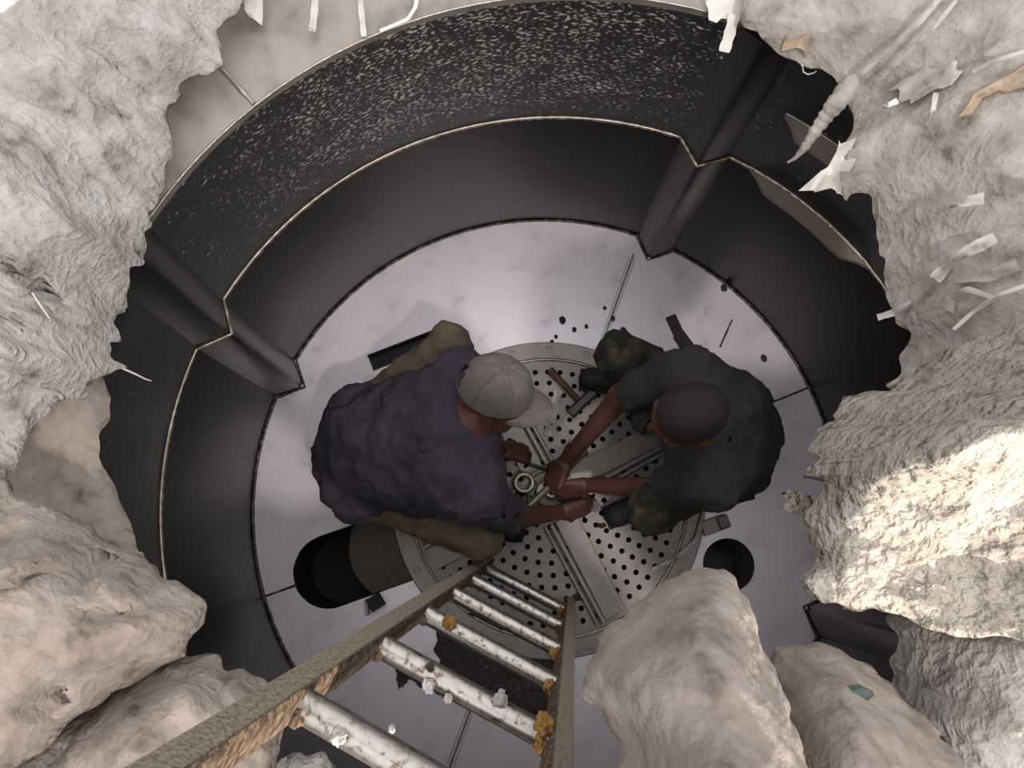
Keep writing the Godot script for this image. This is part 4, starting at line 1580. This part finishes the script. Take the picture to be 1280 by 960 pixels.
func build_pulp() -> void:
	pulp_mass("pulp_crust", "broad pale grey wrinkled pulp crust on the steel flange, filling the upper left corner", M.pulp, [
		[302, 11, 1.43], [280, 26, 1.43], [274, 45, 1.42], [277, 70, 1.42], [279, 84, 1.42], [262, 90, 1.42], [246, 97, 1.42], [228, 109, 1.42], [222, 122, 1.41], [211, 134, 1.41], [208, 152, 1.41], [217, 172, 1.41], [213, 192, 1.41], [206, 216, 1.40], [202, 236, 1.40], [193, 246, 1.40], [192, 268, 1.40], [189, 290, 1.40], [181, 308, 1.40], [176, 322, 1.40], [178, 335, 1.41], [165, 352, 1.41], [154, 367, 1.41], [148, 401, 1.41], [146, 427, 1.42], [142, 442, 1.43], [156, 461, 1.43], [140, 468, 1.45], [112, 486, 1.5], [90, 498, 1.52], [68, 513, 1.55], [52, 522, 1.56], [33, 560, 1.58], [14, 600, 1.62], [-60, 620, 1.66], [-220, 560, 1.75], [-220, -120, 1.7], [150, -170, 1.6], [330, -120, 1.5]],
		[[100, 100, 1.56], [60, 250, 1.62], [120, 300, 1.55], [20, 330, 1.64], [40, 355, 1.58], [90, 400, 1.56], [30, 450, 1.64], [100, 460, 1.55], [200, 60, 1.5], [0, 0, 1.68], [150, 200, 1.48], [60, 500, 1.62]], 0.0065, 0.05, 0.026, 700, 0.012, 0.04, 1.0, [
		[1.62, 0.05, [-10, 318], [14, 332], [30, 350], [48, 364]], [1.6, 0.03, [48, 364], [40, 346], [52, 338]], [1.58, 0.04, [60, 392], [78, 399], [98, 396]], [1.58, 0.03, [78, 408], [95, 411]], [1.64, 0.03, [-5, 448], [18, 462], [34, 476]], [1.6, 0.03, [62, 474], [68, 486], [78, 494]], [1.6, 0.025, [22, 406], [36, 408], [50, 416]], [1.55, 0.03, [96, 334], [100, 350], [112, 362]], [1.5, 0.02, [134, 82], [150, 88], [172, 97]], [1.5, 0.025, [130, 130], [148, 142], [156, 144]], [1.62, 0.02, [10, 430], [30, 424], [52, 436]], [1.55, 0.03, [118, 425], [128, 436], [140, 442]]])
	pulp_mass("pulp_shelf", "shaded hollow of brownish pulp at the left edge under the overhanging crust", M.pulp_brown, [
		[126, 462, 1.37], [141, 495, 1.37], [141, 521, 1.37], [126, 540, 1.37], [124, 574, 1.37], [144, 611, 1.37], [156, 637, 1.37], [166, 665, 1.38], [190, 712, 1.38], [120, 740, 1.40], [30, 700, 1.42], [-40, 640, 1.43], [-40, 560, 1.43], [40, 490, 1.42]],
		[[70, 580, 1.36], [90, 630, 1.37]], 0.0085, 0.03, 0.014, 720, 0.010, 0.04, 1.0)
	pulp_mass("pulp_block", "large jutting pulp block with a thick ragged side, left edge above the ladder rail", M.pulp_brown, [
		[14, 600, 1.66], [22, 622, 1.65], [40, 630, 1.65], [68, 637, 1.64], [112, 656, 1.63], [140, 678, 1.62], [181, 695, 1.62], [203, 718, 1.63], [220, 724, 1.64], [247, 739, 1.65], [262, 754, 1.66], [260, 776, 1.66], [247, 796, 1.67], [243, 814, 1.67], [200, 838, 1.66], [150, 862, 1.68], [110, 890, 1.7], [40, 945, 1.75], [-60, 1010, 1.8], [-260, 1000, 1.85], [-260, 640, 1.8], [-90, 590, 1.72]],
		[[60, 700, 1.78], [130, 740, 1.76], [200, 770, 1.74], [60, 800, 1.82], [150, 820, 1.74], [-40, 800, 1.84], [30, 880, 1.80], [110, 705, 1.70]], 0.0075, 0.20, 0.026, 740, 0.010, 0.05, 0.7, [
		[1.76, 0.035, [34, 742], [60, 716], [90, 702], [106, 705]], [1.76, 0.03, [106, 704], [100, 722], [118, 736]], [1.76, 0.02, [84, 722], [92, 714]], [1.8, 0.05, [62, 856], [52, 876], [44, 892]], [1.76, 0.02, [118, 760], [150, 764], [190, 756]], [1.74, 0.02, [52, 690], [80, 680]]])
	pulp_mass("pulp_lump", "pinkish lumpy pulp ridge directly below the ladder rail at the lower left", M.pulp_brown, [
		[244, 816, 1.60], [262, 814, 1.60], [283, 821, 1.60], [288, 836, 1.61], [303, 836, 1.61], [322, 842, 1.62], [338, 862, 1.62], [357, 893, 1.64], [352, 925, 1.66], [344, 960, 1.68], [320, 1040, 1.72], [60, 1080, 1.85], [-60, 985, 1.70], [30, 925, 1.64], [100, 880, 1.60], [170, 845, 1.58]],
		[[250, 860, 1.70], [180, 920, 1.74], [100, 990, 1.76], [300, 900, 1.68], [330, 930, 1.68]], 0.007, 0.16, 0.028, 760, 0.010, 0.05, 0.75)
	pulp_mass("pulp_lump", "small crumbly pulp lump at the bottom edge just right of the ladder rail", M.pulp, [
		[350, 950, 1.62], [366, 944, 1.62], [384, 948, 1.62], [402, 944, 1.62], [413, 958, 1.62], [420, 1010, 1.62], [340, 1030, 1.62]], [[380, 985, 1.66]], 0.006, 0.08, 0.022, 770, 0.010, 0.03, 0.6)
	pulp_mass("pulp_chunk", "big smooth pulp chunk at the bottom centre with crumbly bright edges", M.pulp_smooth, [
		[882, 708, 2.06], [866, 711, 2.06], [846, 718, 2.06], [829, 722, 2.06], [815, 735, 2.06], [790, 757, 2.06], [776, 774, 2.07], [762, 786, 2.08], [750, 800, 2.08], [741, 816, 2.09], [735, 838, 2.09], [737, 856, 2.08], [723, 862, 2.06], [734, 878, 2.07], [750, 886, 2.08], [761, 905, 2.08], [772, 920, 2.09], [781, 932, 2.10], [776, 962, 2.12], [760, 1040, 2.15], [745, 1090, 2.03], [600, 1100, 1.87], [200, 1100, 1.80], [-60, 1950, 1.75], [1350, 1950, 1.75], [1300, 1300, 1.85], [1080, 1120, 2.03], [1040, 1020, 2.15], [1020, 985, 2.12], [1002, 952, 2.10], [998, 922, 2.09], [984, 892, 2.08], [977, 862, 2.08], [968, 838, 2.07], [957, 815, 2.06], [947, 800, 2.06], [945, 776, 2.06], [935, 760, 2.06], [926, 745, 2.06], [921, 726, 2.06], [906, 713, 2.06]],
		[[860, 780, 2.15], [850, 860, 2.19], [900, 820, 2.17], [890, 920, 2.22], [820, 900, 2.18], [800, 820, 2.14], [940, 880, 2.16], [900, 1010, 2.28]], 0.0040, 0.10, 0.009, 780, 0.007, 0.035, 0.6)  # rim below the frame is extended unseen, to block the lamp from the floor
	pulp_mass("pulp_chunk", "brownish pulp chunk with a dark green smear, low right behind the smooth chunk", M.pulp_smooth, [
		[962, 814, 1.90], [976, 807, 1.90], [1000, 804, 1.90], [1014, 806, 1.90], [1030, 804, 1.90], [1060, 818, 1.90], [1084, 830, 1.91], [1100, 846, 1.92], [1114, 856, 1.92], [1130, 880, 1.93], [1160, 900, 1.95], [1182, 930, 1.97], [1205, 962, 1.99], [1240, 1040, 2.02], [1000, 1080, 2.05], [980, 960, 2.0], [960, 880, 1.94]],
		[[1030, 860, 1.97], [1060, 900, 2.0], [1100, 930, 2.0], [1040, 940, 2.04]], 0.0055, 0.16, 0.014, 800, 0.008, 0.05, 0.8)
	pulp_mass("pulp_crust", "fibrous pulp crust full of paper strips, filling the upper right corner", M.pulp_warm, [
		[930, -20, 1.41], [926, 18, 1.41], [928, 31, 1.41], [950, 41, 1.41], [962, 54, 1.41], [988, 71, 1.41], [1010, 83, 1.41], [1028, 92, 1.41], [1042, 102, 1.42], [1052, 118, 1.42], [1064, 132, 1.42], [1070, 145, 1.42], [1068, 161, 1.42], [1058, 178, 1.42], [1050, 200, 1.42], [1048, 235, 1.41], [1058, 250, 1.41], [1070, 238, 1.41], [1082, 235, 1.41], [1092, 255, 1.41], [1094, 280, 1.41], [1101, 305, 1.41], [1105, 340, 1.41], [1112, 372, 1.41], [1118, 404, 1.42], [1132, 430, 1.42], [1132, 468, 1.44], [1140, 500, 1.5], [1300, 480, 1.7], [1480, 440, 1.8], [1480, -160, 1.75], [1000, -180, 1.6]],
		[[1100, 60, 1.52], [1180, 100, 1.6], [1140, 180, 1.53], [1220, 220, 1.62], [1160, 300, 1.52], [1240, 380, 1.62], [1180, 400, 1.55], [1260, 60, 1.68], [1000, 20, 1.46], [1120, 230, 1.48]], 0.0085, 0.05, 0.020, 820, 0.008, 0.03, 1.0)
	pulp_mass("pulp_block", "massive pulp block at the right edge with a bright sunlit front", M.pulp_rough, [
		[1132, 464, 1.66], [1118, 474, 1.66], [1106, 483, 1.66], [1100, 496, 1.67], [1086, 489, 1.67], [1063, 495, 1.68], [1048, 505, 1.70], [1042, 526, 1.73], [1018, 538, 1.75], [999, 568, 1.77], [994, 592, 1.79], [1000, 636, 1.82], [1004, 664, 1.84], [1018, 690, 1.86], [1018, 708, 1.87], [1000, 722, 1.87], [1010, 742, 1.88], [1027, 751, 1.88], [1041, 751, 1.88], [1062, 765, 1.88], [1082, 765, 1.89], [1100, 759, 1.90], [1130, 772, 1.90], [1170, 790, 1.92], [1300, 800, 1.98], [1460, 780, 2.0], [1460, 330, 1.9], [1290, 400, 1.82], [1200, 430, 1.74]],
		[[1036, 598, 1.90], [1036, 640, 1.89], [1066, 588, 1.96], [1096, 574, 2.00], [1130, 550, 2.04], [1170, 535, 2.07], [1220, 522, 2.09], [1290, 505, 2.12], [1062, 560, 1.88], [1100, 540, 1.86], [1130, 515, 1.88], [1160, 500, 1.89], [1220, 480, 1.92], [1290, 450, 1.95], [1060, 640, 1.93], [1100, 630, 1.96], [1150, 610, 2.0], [1220, 600, 2.02], [1290, 590, 2.04], [1060, 700, 1.905], [1100, 710, 1.91], [1160, 720, 1.92], [1230, 720, 1.94], [1300, 720, 1.96]], 0.0055, 0.20, 0.020, 840, 0.009, 0.025, 0.7)
	pulp_mass("pulp_block", "rough rounded pulp block in the lower right corner, below the sunlit front", M.pulp, [
		[1100, 764, 1.70], [1103, 802, 1.70], [1112, 842, 1.72], [1118, 870, 1.74], [1150, 930, 1.8], [1200, 1010, 1.82], [1250, 1160, 1.8], [1350, 1330, 1.78], [1760, 1380, 1.78], [1760, 740, 1.8], [1440, 740, 1.86], [1280, 740, 1.86], [1170, 742, 1.76]],
		[[1150, 800, 1.80], [1200, 840, 1.84], [1260, 880, 1.86], [1180, 890, 1.83], [1240, 800, 1.87]], 0.007, 0.2, 0.026, 860, 0.009, 0.06, 0.7)  # outer corner stretched out of view to shade the right floor from the lamp

func build_scraps() -> void:
	var g := "paper strips hanging over the flange"
	sheet("paper_scrap", "white torn paper flap at the top left, leftmost on the bare flange", "paper", [[302, -14, 1.43], [306, 14, 1.40], [312, 22, 1.39], [328, 33, 1.38], [329, -14, 1.42]], M.strip, 0.006, 900)
	strip("paper_strip", "narrow white strip on the bare flange, right of the torn flap", "strip", [[395, -16, 1.40], [393, 15, 1.385], [390, 40, 1.372]], 0.016, M.strip, "", 0.1, 11)
	strip("paper_strip", "narrow white strip reaching the flange edge, farther right", "strip", [[449, -16, 1.40], [452, 18, 1.375], [455, 46, 1.358]], 0.013, M.strip, "", 0.1, 12)
	strip("paper_strip", "pale dried smear of paper along the flange edge at top centre", "strip", [[475, 39, 1.354], [494, 31, 1.357], [510, 24, 1.359], [520, 8, 1.37], [521, -10, 1.38]], 0.009, M.paper, "", 0.1, 13)
	sheet("paper_scrap", "wide cream paper scrap hanging over the flange edge at top right", "paper", [[880, -16, 1.40], [884, 10, 1.365], [886, 25, 1.36], [896, 29, 1.36], [903, 23, 1.36], [925, 28, 1.36], [932, -16, 1.40]], M.paper, 0.006, 901)
	strip("paper_strip", "cream strip hanging down from the wide scrap at top right", "strip", [[918, 18, 1.375], [912, 42, 1.355], [905, 65, 1.335]], 0.026, M.paper, "", 0.15, 14)
	# a twisted strand of stock hanging from the crust
	var P := []
	var R := []
	var q := [[1082, 84, 1.455, 0.020], [1064, 108, 1.44, 0.024], [1046, 128, 1.43, 0.019], [1032, 146, 1.40, 0.017], [1018, 166, 1.37, 0.013], [1006, 184, 1.34, 0.009], [994, 198, 1.31, 0.0045], [983, 204, 1.29, 0.002]]
	rng.seed = 77
	for k in q.size() - 1:
		for i in 6:
			var u := i / 6.0
			P.append(at(lerpf(q[k][0], q[k + 1][0], u), lerpf(q[k][1], q[k + 1][1], u), lerpf(q[k][2], q[k + 1][2], u)))
			R.append(lerpf(q[k][3], q[k + 1][3], u) * rng.randf_range(0.78, 1.2))
	var st := begin()
	tube(st, P, R, 12)
	tag(put("pulp_strand", done(st), M.pulp_warm), "tapering twisted strand of pulp hanging from the upper right crust", "strand")
	sheet("paper_sheet", "crumpled white sheet poking out over the opening from the right crust", "paper", [[1000, 236, 1.36], [1012, 244, 1.36], [1030, 236, 1.37], [1042, 240, 1.38], [1052, 246, 1.40], [1068, 200, 1.46], [1066, 176, 1.46], [1048, 176, 1.43], [1043, 190, 1.41], [1030, 214, 1.38]], M.paper, 0.03, 902, 0.003)
	strip("plastic_strip", "pale plastic strip poking out over the opening below the crumpled sheet", "strip", [[1097, 397, 1.40], [1116, 391, 1.42], [1136, 381, 1.46], [1152, 378, 1.48]], 0.014, M.strip, "", 0.2, 15)
	var more := [
		[[[1244, 297, 1.66], [1206, 316, 1.62], [1180, 336, 1.57], [1168, 350, 1.55]], 0.022, "broad white plastic strip with a pointed end, right of the strip poking out", M.strip],
		[[[1290, 354, 1.72], [1250, 368, 1.67], [1216, 390, 1.62], [1192, 412, 1.585]], 0.007, "long thin white cord arching down the right crust", M.paper],
		[[[1180, -8, 1.66], [1150, 28, 1.62], [1110, 62, 1.57], [1078, 92, 1.52]], 0.010, "long straight paper strip, left of a parallel pair in the upper right crust", M.film],
		[[[1196, 0, 1.67], [1166, 36, 1.63], [1124, 76, 1.58], [1096, 104, 1.55]], 0.008, "long straight paper strip, right of a parallel pair in the upper right crust", M.film],
		[[[1170, 116, 1.60], [1166, 138, 1.58], [1158, 156, 1.57]], 0.010, "short white straw-like strip standing in the right crust", M.strip],
		[[[1290, 62, 1.74], [1250, 74, 1.70], [1216, 90, 1.66]], 0.009, "thin pale strip at the right edge above the tan card", M.strip],
		[[[1098, 138, 1.545], [1110, 132, 1.56], [1122, 126, 1.575]], 0.012, "tiny white paper tab below the folded film", M.paper],
		[[[1230, 248, 1.66], [1205, 252, 1.63], [1182, 262, 1.595]], 0.020, "short white torn strip at the right above the broad pointed strip", M.strip],
		[[[1272, 330, 1.70], [1236, 345, 1.65], [1196, 352, 1.60]], 0.022, "bluish grey film strip under the broad pointed strip", M.film],
		[[[1240, 372, 1.65], [1210, 362, 1.62], [1190, 372, 1.59], [1186, 390, 1.585]], 0.016, "hooked grey film strip above the thin cord", M.film]]
	for i in more.size():
		var s: Array = more[i]
		for k in s[0].size(): s[0][k][2] = level(s[0][k][0], s[0][k][1], s[0][k][2]) + (0.020 if k % 2 == 0 else 0.030)
		strip("plastic_strip", s[2], "strip", s[0], s[1], s[3], "", 0.35, 20 + i)
	sheet("plastic_film", "long folded strip of grey film lying across the upper right crust", "film", [[1106, 118, 1.56], [1120, 130, 1.57], [1138, 130, 1.59], [1165, 116, 1.62], [1190, 106, 1.65], [1204, 88, 1.67], [1196, 78, 1.67], [1160, 84, 1.64], [1130, 100, 1.60]], M.film, 0.02, 903, 0.004, "", 0.016)
	sheet("card_sheet", "flat tan card sheet at the right edge of the upper right crust", "card", [[1196, 148, 1.62], [1216, 118, 1.66], [1290, 76, 1.74], [1290, 110, 1.72], [1250, 112, 1.69], [1228, 122, 1.67], [1214, 146, 1.64]], M.card, 0.008, 904, 0.004, "", 0.010)
	sheet("card_sheet", "tan card patch at the lip of the crust near the top right", "card", [[975, 66, 1.44], [982, 44, 1.46], [1014, 42, 1.49], [1010, 62, 1.46], [1004, 76, 1.45]], M.card, 0.006, 905, 0.004, "", 0.008)
	# fibres
	for f in [[[[132, 448, 1.46], [150, 459, 1.44], [170, 468, 1.41], [182, 474, 1.39], [189, 476, 1.38]], 0.0022, "fine white fibre pointing out from the left crust over the opening"], [[[1003, 82, 1.42], [1004, 90, 1.40], [1010, 93, 1.39], [1018, 91, 1.40], [1020, 89, 1.41]], 0.0018, "thin looped wire at the lip of the upper right crust"], [[[40, 366, 1.64], [52, 384, 1.63], [62, 398, 1.62]], 0.0014, "straight white stalk lying on the upper left crust"]]:
		st = begin()
		var Q := []
		for p in f[0]: Q.append(at(p[0], p[1], p[2]))
		tube(st, Q, [f[1], f[1], f[1] * 0.9, f[1] * 0.7, f[1] * 0.5], 6)
		tag(put("fibre", done(st), M.paper), f[2], "fibre")
	# dark patch under the ladder, a thin sheet with a ragged outline
	sheet("dark_patch", "dark brown ragged patch on the floor under the ladder", "floor_patch", [[493, 826, 0.003], [498, 862, 0.003], [506, 856, 0.003], [513, 848, 0.003], [524, 858, 0.003], [545, 866, 0.003], [580, 884, 0.003], [640, 915, 0.003], [690, 930, 0.003], [704, 850, 0.003], [700, 800, 0.012], [640, 780, 0.013], [590, 765, 0.013], [552, 770, 0.008], [545, 786, 0.003], [547, 800, 0.003], [541, 812, 0.003], [550, 826, 0.003], [540, 838, 0.003], [520, 828, 0.003]], M.dirt, 0.004, 906, 0.003, "", 0.0, 0.012)
	rng.seed = 31
	var crumbs := [[733, 408], [703, 400], [695, 421], [756, 385], [779, 413], [718, 412], [766, 398], [690, 428], [905, 360], [955, 448]]
	for i in crumbs.size():
		var r := rng.randf_range(0.006, 0.013)
		var o := put("dirt_crumb", lump_mesh(Vector3(r, r * 0.5, r * 1.3), 950 + i), M.soot)
		o.position = at(crumbs[i][0], crumbs[i][1], r * 0.35)
		if i < 8: tag(o, "small black crumb of dirt on the bright floor above the screen ring, between the workers", "dirt", "dirt crumbs on the bright floor")
		else: tag(o, ["lone black crumb on the bright floor near the shell, right of the top deflector", "lone black crumb on the bright floor right of the worker in black"][i - 8], "dirt")
	var bits := [[424, 920, 2.02, 0.011, "curled white paper flake on the nearest ladder rung"], [490, 911, 2.02, 0.005, "small white pulp speck farther along the nearest ladder rung"], [560, 873, 1.655, 0.008, "grey pulp bit under the middle of the second nearest rung"], [536, 858, 1.655, 0.012, "ragged grey pulp clot on the second nearest rung"], [625, 873, 1.66, 0.013, "pale pulp flap on the right of the second nearest rung"], [680, 905, 1.67, 0.018, "mustard yellow pulp clot at the right end of the second nearest rung"], [688, 860, 1.31, 0.018, "mustard yellow pulp clot at the right end of the third nearest rung"], [562, 778, 1.295, 0.016, "brownish yellow clot on the left of the third nearest rung"], [538, 834, 1.655, 0.008, "rust flake on the left of the second nearest rung"]]
	for i in bits.size():
		var s: Array = bits[i]
		var o := put("pulp_bit", lump_mesh(Vector3(s[3], s[3] * 0.7, s[3] * 1.1) * 0.8, 970 + i, 0.8), M.crud if i >= 5 and i < 8 else (M.rust if i == 8 else M.pulp))
		o.position = at(s[0], s[1], s[2] + 0.01)
		tag(o, s[4], "pulp bit")
	# rags of colour pressed into the pulp
	var sm := put("plastic_scrap", lump_mesh(Vector3(0.020, 0.006, 0.010), 990, 0.5), mat(Color(0.22, 0.27, 0.25), 0.6))
	sm.position = at(1068, 868, 1.995)
	tag(sm, "dark green plastic scrap stuck in the brownish chunk at lower right", "plastic")
